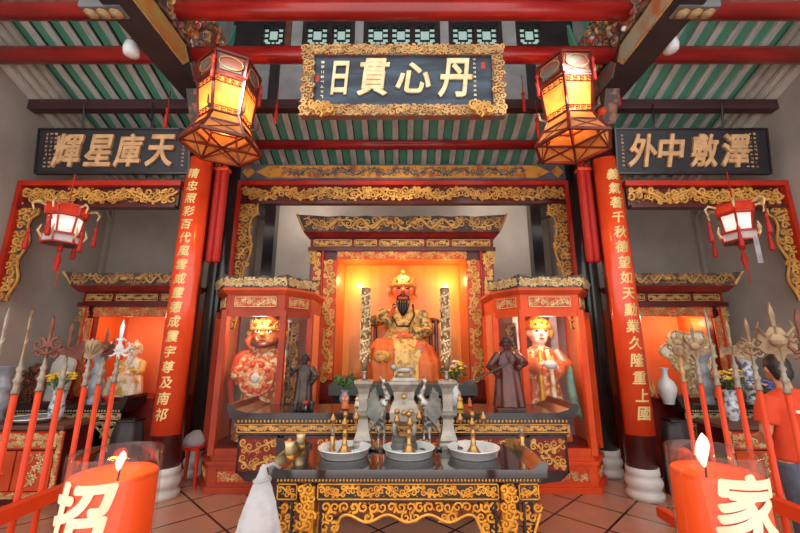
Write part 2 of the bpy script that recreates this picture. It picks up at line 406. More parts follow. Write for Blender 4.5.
def put_glyph(mb, ch, x, z, y, w, h, fit=False, bold=0, **k):
    vs, fs, gw, gh = glyph(ch, **k)
    sx, sz = (w / gw, h / gh) if fit else (w, h)
    for i, (dx, dz) in enumerate(BOLD if bold else BOLD[:1]):
        mb.add([(x + (a + dx * bold) * sx, y - c * min(sx, sz) - .0006 * i, z + (b + dz * bold) * sz) for a, b, c in vs], fs)
BOLD = ((0, 0), (1, 0), (-1, 0), (0, 1), (0, -1), (.7, .7), (-.7, .7), (.7, -.7), (-.7, -.7))
# ------------------------------------------------------------------ the setting
def struct(name, mb, m, **k): return mb.build(name, m, kind='structure', **k)
YF, YB, YR = 4.65, 6.2, 7.4                  # column row, back wall of the side bays, back wall of the middle bay
struct('floor', MB().box(-7, 7, -.6, 9, -.1, 0), tiles)
struct('wall_left', MB().box(-5.35, -5.1, 1.5, YB + .25, 0, 6.2), plaster)
struct('wall_right', MB().box(5.1, 5.35, 1.5, YB + .25, 0, 6.2), plaster)
struct('wall_back_left', MB().box(-5.1, -3.0, YB, YB + .25, 0, 5.6), plaster_pale)
struct('wall_back_right', MB().box(3.0, 5.1, YB, YB + .25, 0, 5.6), plaster_pale)
struct('wall_back', MB().box(-3.25, 3.25, YR, YR + .25, 0, 5.2), plaster_light)
struct('wall_recess_left', MB().box(-3.25, -3.0, YB + .25, YR, 0, 5.2), plaster)
struct('wall_recess_right', MB().box(3.0, 3.25, YB + .25, YR, 0, 5.2), plaster)
SL = .39
def roof_z(y): return 5.07 - SL * (y - 5.0)
def roof(x0, x1, y0, y1, mb):                # boards below, whitewashed battens standing proud of them
    a = math.atan(SL); L = (y1 - y0) / math.cos(a)
    mb.M = T(0, y0, roof_z(y0)) @ R(-a, 'X')
    mb.mat(0).box(x0, x1, 0, L, .02, .1)
    n = round((x1 - x0) / .235); p = (x1 - x0) / n
    for i in range(n + 1):
        x = x0 + i * p
        mb.mat(1).box(max(x0, x - .045), min(x1, x + .045), 0, L, -.025, .03)
        if i < n: mb.mat(2).box(x + .045, x + .055, 0, L, -.004, .03)
    mb.M = I4
    return mb
mb = MB(); roof(-5.1, -2.72, 1.9, YB, mb); roof(2.72, 5.1, 1.9, YB, mb); roof(-2.72, 2.72, 5.0, 6.02, mb)
struct('ceiling', mb, [green_board, white_batten, seam])
struct('ceiling_recess', MB().box(-3.25, 3.25, 5.98, YR + .25, 4.7, 4.8), plaster)
struct('wall_light_baffle', MB().box(-3.0, 3.0, 6.02, 6.07, 4.2, 4.72), black_wood)  # unseen board added to keep the recess fill lights off the roof boards
struct('ceiling_upper', MB().box(-2.9, 2.9, 1.5, 5.3, 7.22, 7.35), brown_wood)
# raised clerestory over the middle bay
mb = MB()
ZC0, ZC1, ZW0, ZW1 = 5.08, 7.22, 6.30, 6.70
wx = [(x - 403) / F * 5.9 for x in (0,)]
def wX(px): return (px - 403) / F * 5.0 / (math.cos(PITCH) - (266.5 - 33) / F * math.sin(PITCH))
wins = [(262, 284), (306, 328), (331, 351), (367, 389), (391, 411), (414, 436), (452, 474), (476, 498), (519, 541)]
wins = [(wX(a), wX(b)) for a, b in wins]
xs = [-2.72] + [q for w in wins for q in w] + [2.72]
mb.mat(0).box(-2.72, 2.72, 5.0, 5.12, ZW1, ZC1); mb.box(-2.72, 2.72, 5.0, 5.12, 6.12, ZW0)
for i in range(0, len(xs), 2): mb.box(xs[i], xs[i + 1], 5.0, 5.12, ZW0, ZW1)
mb.mat(1).box(-2.72, 2.72, 5.02, 5.12, ZC0, 6.12)                                  # grey boards under the windows
for x in (-1.98, -1.32, -.66, 0, .66, 1.32, 1.98): mb.mat(0).box(x - .07, x + .07, 4.97, 5.02, ZC0, 6.12)
for a, b in ((284.5, 305), (352, 366), (437, 451), (499, 518)):
    mb.mat(1).box(wX(a) + .05, wX(b) - .04, 4.985, 5.0, ZW0 - .04, ZW1 + .04)
mb.mat(2).box(wX(286), wX(292), 4.96, 5.0, 6.12, ZC1)
struct('wall_clerestory', mb, [black_wood, grey_panel, brown_wood])
for s, n in ((-1, 'left'), (1, 'right')):
    mb = MB(); x = s * 2.72
    mb.mat(0).box(min(x, x + s * .1), max(x, x + s * .1), 1.5, 5.12, 5.4, 7.25)
    for k in range(4):                       # slanting green rafters and grey boards on the raised side
        y = 4.85 - .42 * k
        mb.mat(1).prism([(0, 0), (.10, 0), (.55, 1.5), (.45, 1.5)], 0, .05, T(x - s * .06, y - .2, 5.5) @ R(PI / 2, 'Z'))
    mb.mat(2).box(min(x, x - s * .03), max(x, x - s * .03), 4.5, 4.98, 5.6, 6.9)
    struct('wall_clerestory_' + n, mb, [black_wood, green_board, grey_panel])
for i, (a, b) in enumerate(wins):
    cx = (a + b) / 2; w = (b - a) / 2; h = (ZW1 - ZW0) / 2; zc = (ZW0 + ZW1) / 2
    f = MB()
    for q in ((-w, -w + .02, -h, h), (w - .02, w, -h, h), (-w, w, -h, -h + .02), (-w, w, h - .02, h)): f.box(q[0], q[1], -.03, .02, q[2], q[3])
    win = struct('window_%d' % (i + 1), f, black_wood, loc=(cx, 5.04, zc))
    MB().box(-w + .01, w - .01, .02, .03, -h + .01, h - .01).build('pane', pane_mat, win)
    g = MB(); t = .006
    def bar(x0, z0, x1, z1): g.box(min(x0, x1) - t, max(x0, x1) + t, -.02, .012, min(z0, z1) - t, max(z0, z1) + t)
    a_, b_ = w * .42, h * .5
    bar(-a_, -b_, a_, -b_); bar(-a_, b_, a_, b_); bar(-a_, -b_, -a_, b_); bar(a_, -b_, a_, b_)
    for sx in (-1, 1):
        for sz in (-1, 1):
            bar(sx * a_ * .45, sz * b_, sx * a_ * .45, sz * h); bar(sx * w, sz * b_ * .5, sx * a_, sz * b_ * .5)
            bar(sx * w * .72, sz * h, sx * w * .72, sz * h * .72); bar(sx * w, sz * h * .72, sx * w * .72, sz * h * .72)
    g.build('lattice', seam, win)
# stepped cornice where the side walls meet the sloping roof, and a pipe-like corner strip
for s, n in ((-1, 'left'), (1, 'right')):
    a = math.atan(SL); mb = MB(); mb.M = T(s * 5.1, 1.9, roof_z(1.9) - .02) @ R(-a, 'X')
    for k in range(4):
        x0, x1 = sorted((0, -s * (.34 - .075 * k))); mb.box(x0, x1, 0, 4.6, -.07 * (k + 1), -.07 * k - .02)
    struct('trim_cornice_' + n, mb, moulding)
    x0, x1 = sorted((s * 5.1, s * 5.03)); mb = MB().box(x0, x1, YB - .07, YB, 0, 4.6)
    mb.add([], []); mb.tube([(s * 5.05, YB - .3, 4.1), (s * 5.05, YB - .04, 3.75)], .025, 5)
    struct('trim_corner_' + n, mb, plaster_pale)
# dark purlin at the foot of the clerestory and the round red beams
def beam(name, x0, x1, y, z, r, m, label):
    mb = MB(); mb.tube([(0, 0, 0), (x1 - x0, 0, 0)], r, 20); mb.build(name, m, None, (x0, y, z), True, label=label, cat='beam')
beam('roof_beam', -5.1, 5.1, 3.47, 5.31, .10, red_beam, 'round red roof beam nearest the top edge, above the clerestory windows')
beam('roof_beam', -5.1, 5.1, 3.92, 5.13, .10, red_beam, 'round red roof beam passing behind the blue plaque and under the lattice windows')
beam('roof_beam', -2.6, 2.6, 5.38, 4.78, .075, red_beam, 'thin round red beam under the green ceiling, just above the painted board')
MB().box(-5.1, 5.1, -.06, .06, -.06, .08).build('roof_beam', maroon_wood, None, (0, 4.55, 4.86), label='square dark maroon roof beam at plaque foot level above the side boards', cat='beam')

# ------------------------------------------------------------------ columns, couplets
LT = '精忠照彩百代風雲威靈德成震宇尊及南祁'
RT = '義氣著千秋德望如天勳業久隆重上國'
def column(s, y, r, name_side, label, top=4.85, shaft=None):
    c = thing('column', label, 'column', (s * 2.71, y, 0))
    MB().lathe([(r, .32), (r, top)], 28).build('shaft', shaft, c, smooth=False).data.polygons.foreach_set('use_smooth', [True] * 30)
    b = MB().lathe([(r + .03, 0), (r + .035, .05), (r + .015, .075), (r + .003, .095), (r + .02, .12), (r + .035, .165), (r + .022, .205), (r + .003, .23), (r + .014, .25), (r + .01, .32)], 28)
    b.build('stone_base', white_stone, c, smooth=True)
    return c
column(-1, YF, .158, 'left', 'left front column, maroon lacquer on a white stone base, carrying a red couplet', shaft=red_dark)
column(1, YF, .158, 'right', 'right front column, maroon lacquer on a white stone base, carrying a red couplet', shaft=red_dark)
column(-1, 5.45, .17, 'left', 'black rear column at the left end of the gilded middle frame', 4.8, shaft=black)
column(1, 5.45, .17, 'right', 'black rear column at the right end of the gilded middle frame', 4.8, shaft=black)
def couplet(s, text, label):
    z0, z1, r = .67, 4.08, .185
    root = thing('couplet_board', label, 'sign board', (s * 2.71, YF, z0)); H = z1 - z0
    mb = MB(); n = 14; a0 = PI * 1.5 - 1.25; v = []; f = []
    for z in (0, H):
        for rr in (r, r - .025):
            for k in range(n + 1):
                a = a0 + 2.5 * k / n; v.append((rr * math.cos(a), rr * math.sin(a), z))
    m = n + 1
    for k in range(n):
        f += [(k, k + 1, 2 * m + k + 1, 2 * m + k), (m + k + 1, m + k, 3 * m + k, 3 * m + k + 1), (k + 1, k, m + k, m + k + 1), (2 * m + k, 2 * m + k + 1, 3 * m + k + 1, 3 * m + k)]
    f += [(0, m, 3 * m, 2 * m)[::-1], (n, m + n, 3 * m + n, 2 * m + n)]
    mb.add(v, f).build('board', banner_red, root, smooth=True)
    N = len(text); step = (H - .3) / N
    for i, ch in enumerate(text):
        vs, fs, gw, gh = glyph(ch, ext=.01, off=0, bev=.01, cuts=6, shear=.15)
        S = step * .82; q = MB(); zc = H - .16 - step * (i + .5)
        for dx, dz in BOLD[:5]:
            out = []
            for a, b, c in vs:
                an = PI * 1.5 + (a + dx * .014) * S / r; rr = r + .004 + c * S * .4; out.append((rr * math.cos(an), rr * math.sin(an), zc + (b + dz * .014) * S))
            q.add(out, fs)
        q.build('character', letter_gold, root)
couplet(-1, LT, 'curved red couplet board with gilt characters on the left front column')
couplet(1, RT, 'curved red couplet board with gilt characters on the right front column')
for s, n in ((-1, 'left'), (1, 'right')):     # hanging rolled red strips beside the columns
    p = at(214 if s < 0 else 580, 166, 4.78); q = at(203 if s < 0 else 592, 264, 4.78); x = s * 2.47
    root = thing('cloth_streamer', 'rolled red cloth streamer hanging beside the %s column, shorter than the couplet' % n, 'streamer', (x, 4.72, q.z))
    H = p.z - q.z
    for dx in (-.045, .045):
        MB().lathe([(.02, 0), (.05, .03), (.052, H * .5), (.05, H - .1), (.03, H)], 12).build('roll', red_cloth, root, (dx, 0, 0), True)
    MB().box(-.1, .1, -.055, .055, H - .12, H - .08).build('band', vermilion, root)
    MB().tube([(0, 0, H), (0, 0, 4.78 - q.z)], .01, 5).build('cord', red_cloth, root)

# ------------------------------------------------------------------ gilded frames between the columns
def scallop(w, seed, thick, hmin):
    rnd = random.Random(seed); n = max(4, round(w / .16)); pts = []
    for k in range(n + 1):
        x = w * k / n; pts.append((x, -(hmin + thick * (.5 + .5 * math.cos(k * PI * 2 / 4)) * rnd.uniform(.7, 1.1))))
    return pts
def frame(name, label, X0, X1, y, ztop, zleg0, legs, band=.27, seed=3, lw=.18):
    root = thing(name, label, 'frame', (0, y, 0))
    MB().box(X0, X1, -.07, .07, ztop, ztop + .07).build('top_rail', red, root)
    MB().box(X0 + .05, X1 - .05, -.05, .05, ztop - .30, ztop - .262).build('lower_rail', red_dark, root)
    o = MB(); o.mat(0).box(X0 + .04, X1 - .04, .0, .04, ztop - .265, ztop); o.mat(1)
    vine(o, X0 + .05, ztop - .25, X1 - X0 - .1, .25, .02, seed, -.01); vine(o, X0 + .15, ztop - .23, X1 - X0 - .3, .2, .014, seed + 1, -.03)
    o.build('carved_band', [red_dark, gold], root)
    for s, X in ((-1, X0), (1, X1)):
        if s not in legs: continue
        MB().box(min(X, X - s * .055), max(X, X - s * .055), -.07, .07, zleg0, ztop).build('side_rail', red, root)
        o = MB(); o.M = T(X - s * .05, 0, ztop - .28) @ Matrix.Scale(-s, 4, (1, 0, 0)); H = ztop - .28 - zleg0
        # open-work bracket: wide under the band, narrowing downwards in scallops
        def wid(z): t = -z / H; return (.36 if t < .1 else .30 - .12 * t + .05 * math.cos(t * 16)) * lw / .24
        out = [(0, 0)] + [(wid(-H * k / 24), -H * k / 24) for k in range(25)] + [(0, -H)]
        o.mat(0).prism(out, .0, .03); o.mat(1)
        fill(o, lambda x, z: x < wid(z) - .01, 0, .36, -H, 0, .1, .017, seed + 5, -.01)
        o.tube([(x, -.01, z) for x, z in out[1:-1]], .014, 4)
        o.build('carved_bracket', [carve_dark, gold], root)
    return root
frame('gilded_frame', 'large gilded carved frame with red rails around the middle bay', -2.56, 2.56, 5.45, 4.1, 1.9, (-1, 1))
frame('gilded_frame', 'gilded carved frame with red top rail under the left black sign board', -5.08, -2.93, YF, 3.72, 2.2, (-1,), seed=21, lw=.17)
frame('gilded_frame', 'gilded carved frame with red top rail under the right black sign board', 2.93, 5.08, YF, 3.72, 2.2, (1,), seed=31, lw=.17)
# painted board over the middle frame
root = thing('painted_board', 'orange painted board with pointed ends above the middle frame', 'painted board', (0, 5.42, 4.2))
MB().box(-2.56, 2.56, .0, .06, 0, .26).build('ground', beam_blue, root)
MB().prism([(-2.3, .13), (-2.1, .03), (2.1, .03), (2.3, .13), (2.1, .235), (-2.1, .235)], -.012, .0).build('painted_field', beam_paint, root)
mb = MB(); vine(mb, -1.9, .05, 3.8, .17, .01, 8, -.014); mb.build('painted_scroll', beam_blue, root)
for x in (-2.42, 2.42): MB().prism([(x - .1, .13), (x, .03), (x + .1, .13), (x, .235)], -.012, 0).build('painted_lozenge', beam_paint, root)

# ------------------------------------------------------------------ carved longitudinal beams above the columns
for s, n in ((-1, 'left'), (1, 'right')):
    root = thing('carved_beam', 'dark %s tie beam with a painted scene panel, running from the column towards the viewer' % n, 'beam', (s * 2.7, 0, 4.8))
    MB().box(-.15, .15, 1.7, 4.62, 0, .30).build('beam_body', black_wood, root)
    x = -s * .152
    pm = MB(); pm.M = T(x, 0, 0) @ R(PI / 2 if s > 0 else -PI / 2, 'Z') ; 
    def yrange(a, b): return (a, b) if s < 0 else (a, b)
    def sidepanel(nm, y0, y1, z0, z1, m, d=.01):
        q = MB(); c = .1
        poly = [(y0 + c, z0), (y1 - c, z0), (y1, (z0 + z1) / 2), (y1 - c, z1), (y0 + c, z1), (y0, (z0 + z1) / 2)]
        v = [(x - s * d, a, b) for a, b in poly] + [(x, a, b) for a, b in poly]; k = len(poly)
        q.add(v, [tuple(range(k)), tuple(range(2 * k - 1, k - 1, -1))] + [(i, (i + 1) % k, (i + 1) % k + k, i + k) for i in range(k)])
        return q.build(nm, m, root)
    sidepanel('panel_border', 1.8, 3.82, .02, .285, gold_old, .006)
    sidepanel('painted_panel', 1.86, 3.76, .045, .26, paint_panel if s < 0 else paint_panel2, .012)
    sidepanel('end_panel', 3.84, 4.5, .03, .27, carve_multi, .02)
    root2 = thing('carved_beam', 'upper %s beam with crowded multicoloured relief figures, above the painted beam' % n, 'beam', (s * 2.62, 0, 5.12))
    MB().box(-.09, .09, 1.7, 4.6, 0, .8).build('beam_body', carve_dark, root2)
    rnd = random.Random(5 + s); xs_ = -s * .1
    for m_, nm, cnt in ((carve_multi, 'relief_figures', 90), (gold_old, 'relief_scrolls', 60), (orange_red, 'relief_blossoms', 14), (porcelain, 'relief_details', 16)):
        q = MB()
        for k in range(cnt):
            yy = rnd.uniform(2.6, 4.55); zz = rnd.uniform(.03, .78)
            q.ball((xs_, yy, zz), (.04, rnd.uniform(.015, .05), rnd.uniform(.02, .07)), seg=7, nr=5)
        for k in range(cnt):
            q.M = T(xs_, rnd.uniform(2.6, 4.5), rnd.uniform(.05, .76)) @ R(PI / 2, 'Z'); spiral(q, 0, 0, .07, 1, rnd.uniform(0, 6), .012, 0, 1.2, 9); q.M = I4
        q.build(nm, m_, root2)
    # bracket with red blossoms where the beam meets the column
    root3 = thing('beam_bracket', 'carved and painted bracket under the %s tie beam end, dotted with red' % n, 'bracket', (s * 2.62, 4.38, 4.42))
    q = MB(); q.prism([(-.1, .0), (.1, .0), (.14, .37), (-.3, .37), (-.22, .2)], -.09, .09, R(PI / 2, 'Z')); q.build('bracket_body', carve_dark, root3)
    for m_, nm, cnt in ((red, 'blossom', 5), (orange_red, 'blossom', 4)):
        for k in range(cnt):
            MB().ball((0, 0, 0), (.06, .06, .05), seg=8, nr=5).build(nm, m_, root3, (-s * (.1 + rnd.uniform(0, .08)), rnd.uniform(-.3, .1), rnd.uniform(.05, .36)), True)

# ------------------------------------------------------------------ sign boards
def smallmarks(mb, x, z, n, cols, step, size, y, seed=1):
    rnd = random.Random(seed)
    for c in range(cols):
        for k in range(n):
            X = x + c * step * 1.1; Z = z - k * step
            for q in range(3):
                if rnd.random() < .5: mb.box(X - size / 2, X + size / 2, y - .003, y, Z + rnd.uniform(-.4, .4) * size, Z + rnd.uniform(-.4, .4) * size + size * .14)
                else: xx = X + rnd.uniform(-.4, .4) * size; mb.box(xx, xx + size * .14, y - .003, y, Z - size * .45, Z + size * .45)
def put(root, chars, m, **k):
    for ch, x, z, w, h in chars:
        q = MB(); put_glyph(q, ch, 0, 0, 0, w, h, True, **k); q.build('character', m, root, (x, -.012, z))
# middle plaque
root = thing('plaque', 'large blue plaque with four gilt characters in a wide gilded frame, high in the middle', 'sign', (.0, 3.66, 4.10)); root.rotation_euler = (.07, 0, 0)
MB().box(-1.0, 1.0, 0, .05, .1, .77).build('board', plaque_blue, root)
q = MB(); W, Hh, b = 1.12, .86, .13
for (x0, x1, z0, z1) in ((-W, W, 0, b), (-W, W, Hh - b, Hh), (-W, -W + b, b, Hh - b), (W - b, W, b, Hh - b)): q.mat(0).box(x0, x1, -.03, .06, z0, z1)
q.mat(1)
for z in (0, Hh - b):
    vine(q, -W, z, 2 * W, b, .012, 4, -.04); fill(q, lambda x, z: 1, -W, W, z + .01, z + b - .01, .065, .012, 9, -.035)
for x in (-W, W - b): fill(q, lambda x, z: 1, x + .01, x + b - .01, b, Hh - b, .065, .012, 5, -.035)
q.build('gilded_frame', [carve_multi, gold_old], root)
for s in (-1, 1):
    q = MB(); rnd = random.Random(3)
    q.ball((0, 0, 0), (.09, .05, .06), seg=10, nr=6)
    for k in range(12): spiral(q, rnd.uniform(-.11, .11), rnd.uniform(-.06, .06), .05, 1, rnd.uniform(0, 6), .014, -.05, 1.2, 9)
    q.build('corner_lion', gold, root, (s * .86, -.06, .04), True)
put(root, [('日', -.70, .46, .20, .40), ('貫', -.33, .47, .36, .44), ('心', .11, .46, .38, .36), ('丹', .58, .46, .38, .46)], letter_pale, ext=.02, off=0, bev=.012, shear=.14, bold=.016)
q = MB(); smallmarks(q, -.90, .66, 8, 1, .06, .035, -.002, 3); smallmarks(q, .80, .70, 10, 1, .055, .03, -.002, 4); q.build('small_inscription', letter_pale, root)
for x, z in ((-.96, .46), (.90, .62)): MB().box(x - .022, x + .022, -.004, 0, z - .04, z + .04).build('red_seal', red, root)
q = MB().tube([(-.8, .05, .84), (-.8, .02, 1.12)], .012, 5).tube([(.8, .05, .84), (.8, .02, 1.12)], .012, 5); q.build('hanger', black, root)
# side boards
def side_sign(label, X0, X1, chars, loc_y=4.5, mark_side=-1):
    root = thing('sign_board', label, 'sign', (0, loc_y, 3.86)); root.rotation_euler = (.12, 0, 0)
    q = MB(); q.mat(0).box(X0, X1, 0, .05, -.02, .60); q.mat(1)
    for (a, b, c, d) in ((X0, X1, -.02, .0), (X0, X1, .58, .60), (X0, X0 + .02, 0, .58), (X1 - .02, X1, 0, .58)): q.box(a, b, -.015, 0, c, d)
    q.build('board', [plaque_black, black], root)
    put(root, chars, letter, ext=.04, off=0, bev=.014, shear=.2, bold=.016)
    q = MB(); xm = X0 + .12 if mark_side < 0 else X1 - .3
    smallmarks(q, xm, .52, 9, 3, .055, .035, -.002, 6); smallmarks(q, (X1 - .1) if mark_side < 0 else X0 + .1, .5, 9, 1, .05, .03, -.002, 8)
    q.build('small_inscription', letter, root)
    q = MB()
    for x in (X0 + .55, X1 - .55): q.tube([(x, .03, .58), (x, .02, .95)], .014, 5)
    q.build('hanger', black, root)
def sX(px): return (px - 403) / F * 4.93
side_sign('black sign board with four gilt characters over the left bay', -4.80, -2.78, [('輝', sX(70), .29, .40, .44), ('星', sX(101), .29, .36, .42), ('庫', sX(131), .29, .38, .44), ('天', sX(162), .29, .37, .42)])
side_sign('black sign board with four gilt characters over the right bay', 2.78, 4.80, [('外', sX(640), .29, .38, .44), ('中', sX(669), .29, .36, .44), ('敷', sX(702), .29, .38, .44), ('澤', sX(733), .29, .38, .44)], mark_side=1)

# ------------------------------------------------------------------ lamps under the roof
def spotlight(px, label):
    p = at(px, 13, 3.0)
    root = thing('spotlight_bar', label, 'lamp', (p.x, 3.0, p.z))
    MB().box(-.2, .2, -.07, .07, 0, .1, c=.015).build('housing', plastic_grey, root)
    q = MB().box(-.23, .23, -.09, .09, .1, .12); q.tube([(0, 0, .1), (0, 0, .45)], .02, 6); q.build('bracket', black, root)
    for x in (-.12, 0, .12):
        l = MB().lathe([(.055, 0), (.06, -.012), (.05, -.02)], 14).build('rim', gold_old, root, (x, 0, 0), True)
        MB().ball((0, 0, -.014), (.047, .047, .016), seg=12, nr=6).build('lens', lens_glass, l, smooth=True)
spotlight(104, 'grey bar of three round spotlights beside the left painted beam')
spotlight(695, 'grey bar of three round spotlights beside the right painted beam')
def globe(px, py, y, label):
    p = at(px, py, y); root = thing('globe_lamp', label, 'lamp', (p.x, y, p.z - .09))
    MB().lathe([(.03, 0), (.075, .015), (.085, .08), (.075, .15), (.04, .17)], 18).build('globe', white_bulb, root, smooth=True)
    MB().lathe([(.04, .165), (.04, .2), (.012, .21), (.012, .32)], 10).build('holder', plastic_grey, root)
globe(132, 49, 3.55, 'white globe lamp hanging beside the left painted beam'); globe(670, 45, 3.55, 'white globe lamp hanging beside the right painted beam')

# ------------------------------------------------------------------ large lit lanterns
def hexa(r, z, ph=PI / 6): return [(r * math.cos(ph + k * PI / 3), r * math.sin(ph + k * PI / 3), z) for k in range(6)]
def big_lantern(p, label, rz):
    L = thing('palace_lantern', label, 'lantern', p, rz)
    lv = [(.33, 1.0), (.30, .76), (.31, .72), (.265, .30), (.32, .17), (.42, .0)]
    P = [hexa(r, z) for r, z in lv]
    q = MB()
    for a, b in ((0, 1), (2, 3), (3, 4), (4, 5)):
        for k in range(6): q.tube([P[a][k], P[b][k]], .019, 4)
    for i in (0, 1, 2, 3, 4, 5):
        for k in range(6): q.tube([P[i][k], P[i][(k + 1) % 6]], .02 if i in (0, 1, 5) else .016, 4)
    q.build('frame', lantern_wood, L)
    q = MB()                                  # struts across the open foot
    for k in range(3): q.tube([P[5][k], P[5][k + 3]], .012, 4)
    for k in range(6):
        a, b = Vector(P[4][k]), Vector(P[4][(k + 1) % 6]); c, d = Vector(P[5][k]), Vector(P[5][(k + 1) % 6])
        q.tube([a, d], .008, 4); q.tube([b, c], .008, 4)
    q.build('foot_struts', lantern_wood, L)
    for k in range(6):
        def face(a, b, ins, off=0):
            A, B, C, D = Vector(P[a][k]), Vector(P[a][(k + 1) % 6]), Vector(P[b][(k + 1) % 6]), Vector(P[b][k])
            c = (A + B + C + D) / 4; n = Vector((c.x, c.y, 0)).normalized() * off
            return [tuple(x + (c - x) * ins + n) for x in (A, B, C, D)]
        q = MB(); q.add(face(0, 1, .04), [(0, 1, 2, 3)]); q.build('crown_panel', lantern_wood, L)
        q = MB(); f = face(0, 1, .26, .008); q.add(f, [(0, 1, 2, 3)]); q.build('painted_panel', carve_multi, L); q = MB(); A_, B_, C_, D_ = [Vector(t) for t in face(0, 1, .4, .014)]; cc = (A_ + B_ + C_ + D_) / 4; q.tube([cc + (B_ - A_) * .62 * math.cos(w) + (A_ - D_) * .5 * math.sin(w) for w in [x * PI / 8 for x in range(17)]], .006, 4); q.build('painted_medallion', gold_old, L)
        for a, b in ((2, 3), (3, 4), (4, 5)): MB().add(face(a, b, .03), [(0, 1, 2, 3)]).build('paper_pane', paper, L)
        # fretwork at the head and foot of the tall panes
        A, B, C, D = [Vector(x) for x in face(2, 3, .06, .008)]
        for (t0, t1) in ((0, .16), (.88, 1)):
            q = MB()
            for i in range(4):
                for j in range(2):
                    u = (i + .5) / 4; v = t0 + (t1 - t0) * (j + .5) / 2
                    c = A.lerp(B, u).lerp(D.lerp(C, u), v); ex = (B - A).normalized(); ez = (A - D).normalized(); rr = .024
                    q.tube([c + ex * rr * math.cos(w) * (1 - .1 * w) + ez * rr * math.sin(w) * (1 - .1 * w) for w in [x * .8 for x in range(8)]], .005, 3)
            e = t1 + .01 if t0 == 0 else t0 - .01; q.tube([A.lerp(D, e), B.lerp(C, e)], .005, 3)
            q.build('fretwork', lantern_wood, L)
        A, B, C, D = [Vector(x) for x in face(3, 4, .1, .008)]; q = MB()
        q.tube([A, B, C, D, A], .007, 3); q.build('waist_fret', lantern_wood, L)
        o = Vector(P[2][k]); q = MB()
        q.tube([o, o * 1.1 + Vector((0, 0, -o.z * .1 + .02)), o * 1.16 + Vector((0, 0, -o.z * .16 + .09))], [.016, .02, .006], 5)
        q.build('finial', lantern_wood, L)
        o = Vector(P[3][k]); q = MB(); q.tube([o, o * 1.3 - Vector((0, 0, o.z * .3 - .03)), o * 1.34 - Vector((0, 0, o.z * .34 - .12))], [.014, .016, .005], 5); q.build('finial', carve_dark, L)
        if k % 2 == 0:
            o = Vector(P[0][k]) * 1.02
            t = MB().lathe([(.006, 0), (.022, -.02), (.024, -.05), (.014, -.06), (.022, -.28), (.018, -.3)], 8).build('tassel', red_cloth, L, (o.x, o.y, .93), True)
    q = MB(); q.tube([(0, 0, .98), (0, 0, 1.25)], .015, 6)
    for k in range(3): q.tube([P[0][k], P[0][k + 3]], .012, 4)
    q.build('hanger', red_dark, L)
    MB().ball((0, 0, .52), (.04, .04, .06)).build('bulb', bulb_mat, L, smooth=True)
    lamp('POINT', (p[0], p[1] - .0, p[2] + .42), 7, 'ffb060', .04)
    return L
big_lantern(at(222, 148, 3.8), 'large lit hexagonal palace lantern in front of the left column', -.05)
big_lantern(at(573, 147, 3.8), 'large lit hexagonal palace lantern in front of the right column', .55)

# ------------------------------------------------------------------ small side lanterns
def small_lantern(p, label, strip):
    L = thing('palace_lantern', label, 'lantern', p, .3)
    P = [hexa(r, z) for r, z in ((.2, .46), (.19, .34), (.165, .33), (.14, .12), (.185, .1), (.18, 0))]
    q = MB()
    for i in range(6):
        for k in range(6): q.tube([P[i][k], P[i][(k + 1) % 6]], .012, 4)
    for a in (0, 2, 4):
        for k in range(6): q.tube([P[a][k], P[a + 1][k]], .012, 4)
    q.build('frame', red, L)
    for k in range(6):
        def quad(a, b): return [P[a][k], P[a][(k + 1) % 6], P[b][(k + 1) % 6], P[b][k]]
        MB().add(quad(0, 1), [(0, 1, 2, 3)]).build('crown_pane', paper_red, L)
        MB().add(quad(2, 3), [(0, 1, 2, 3)]).build('paper_pane', paper_white, L)
        MB().add(quad(4, 5), [(0, 1, 2, 3)]).build('foot_pane', paper_white, L)
        a = PI / 6 + k * PI / 3; o = Vector((math.cos(a), math.sin(a), 0))
        q = MB(); q.tube([o * .19 + Vector((0, 0, .44)), o * .27 + Vector((0, 0, .47)), o * .31 + Vector((0, 0, .43)), o * .29 + Vector((0, 0, .36))], [.014, .016, .014, .008], 5); q.build('gilded_arm', gold_pale, L); q = MB()
        q.tube([o * .18 + Vector((0, 0, .05)), o * .22 + Vector((0, 0, .12)), o * .2 + Vector((0, 0, .2))], [.012, .014, .006], 5); q.build('gilded_arm', gold_pale, L)
        q = MB().lathe([(.004, .0), (.016, -.015), (.02, -.05), (.012, -.06), (.03, -.22), (.022, -.25)], 8); q.tube([(0, 0, .1), (0, 0, 0)], .004, 4)
        q.build('tassel', red_cloth, L, tuple(o * .295 + Vector((0, 0, .27 - .14 * (k % 2)))), True)
    q = MB(); q.tube([(0, 0, -.0), (0, 0, -.2)], .008, 4); q.lathe([(.03, -.03), (.035, -.08), (.01, -.1), (.02, -.15), (.035, -.2), (.014, -.32), (.01, -.34)], 8); q.tube([(.03, 0, -.25), (.03, 0, -.5)], .006, 4); q.build('long_tassel', red_cloth, L)
    MB().lathe([(.17, -.005), (.17, .005)], 6, ph=PI / 6).build('bottom_plate', carve_dark, L)
    if strip: MB().box(-.03, .03, -.19, -.186, -.3, .0).build('paper_strip', paper_white, L, rot=(0, 0, -.3))
    MB().tube([(0, 0, .45), (0, 0, .9)], .008, 4).build('cord', red_cloth, L)
    lamp('POINT', (p[0], p[1], p[2] + .24), 1.0, 'ffe6d0', .05)
small_lantern(at(61, 244, 4.3), 'small hexagonal lantern with white panes and red tassels in the left bay', False)
small_lantern(at(741, 242, 4.3), 'small hexagonal lantern with a paper strip and red tassels in the right bay', True)
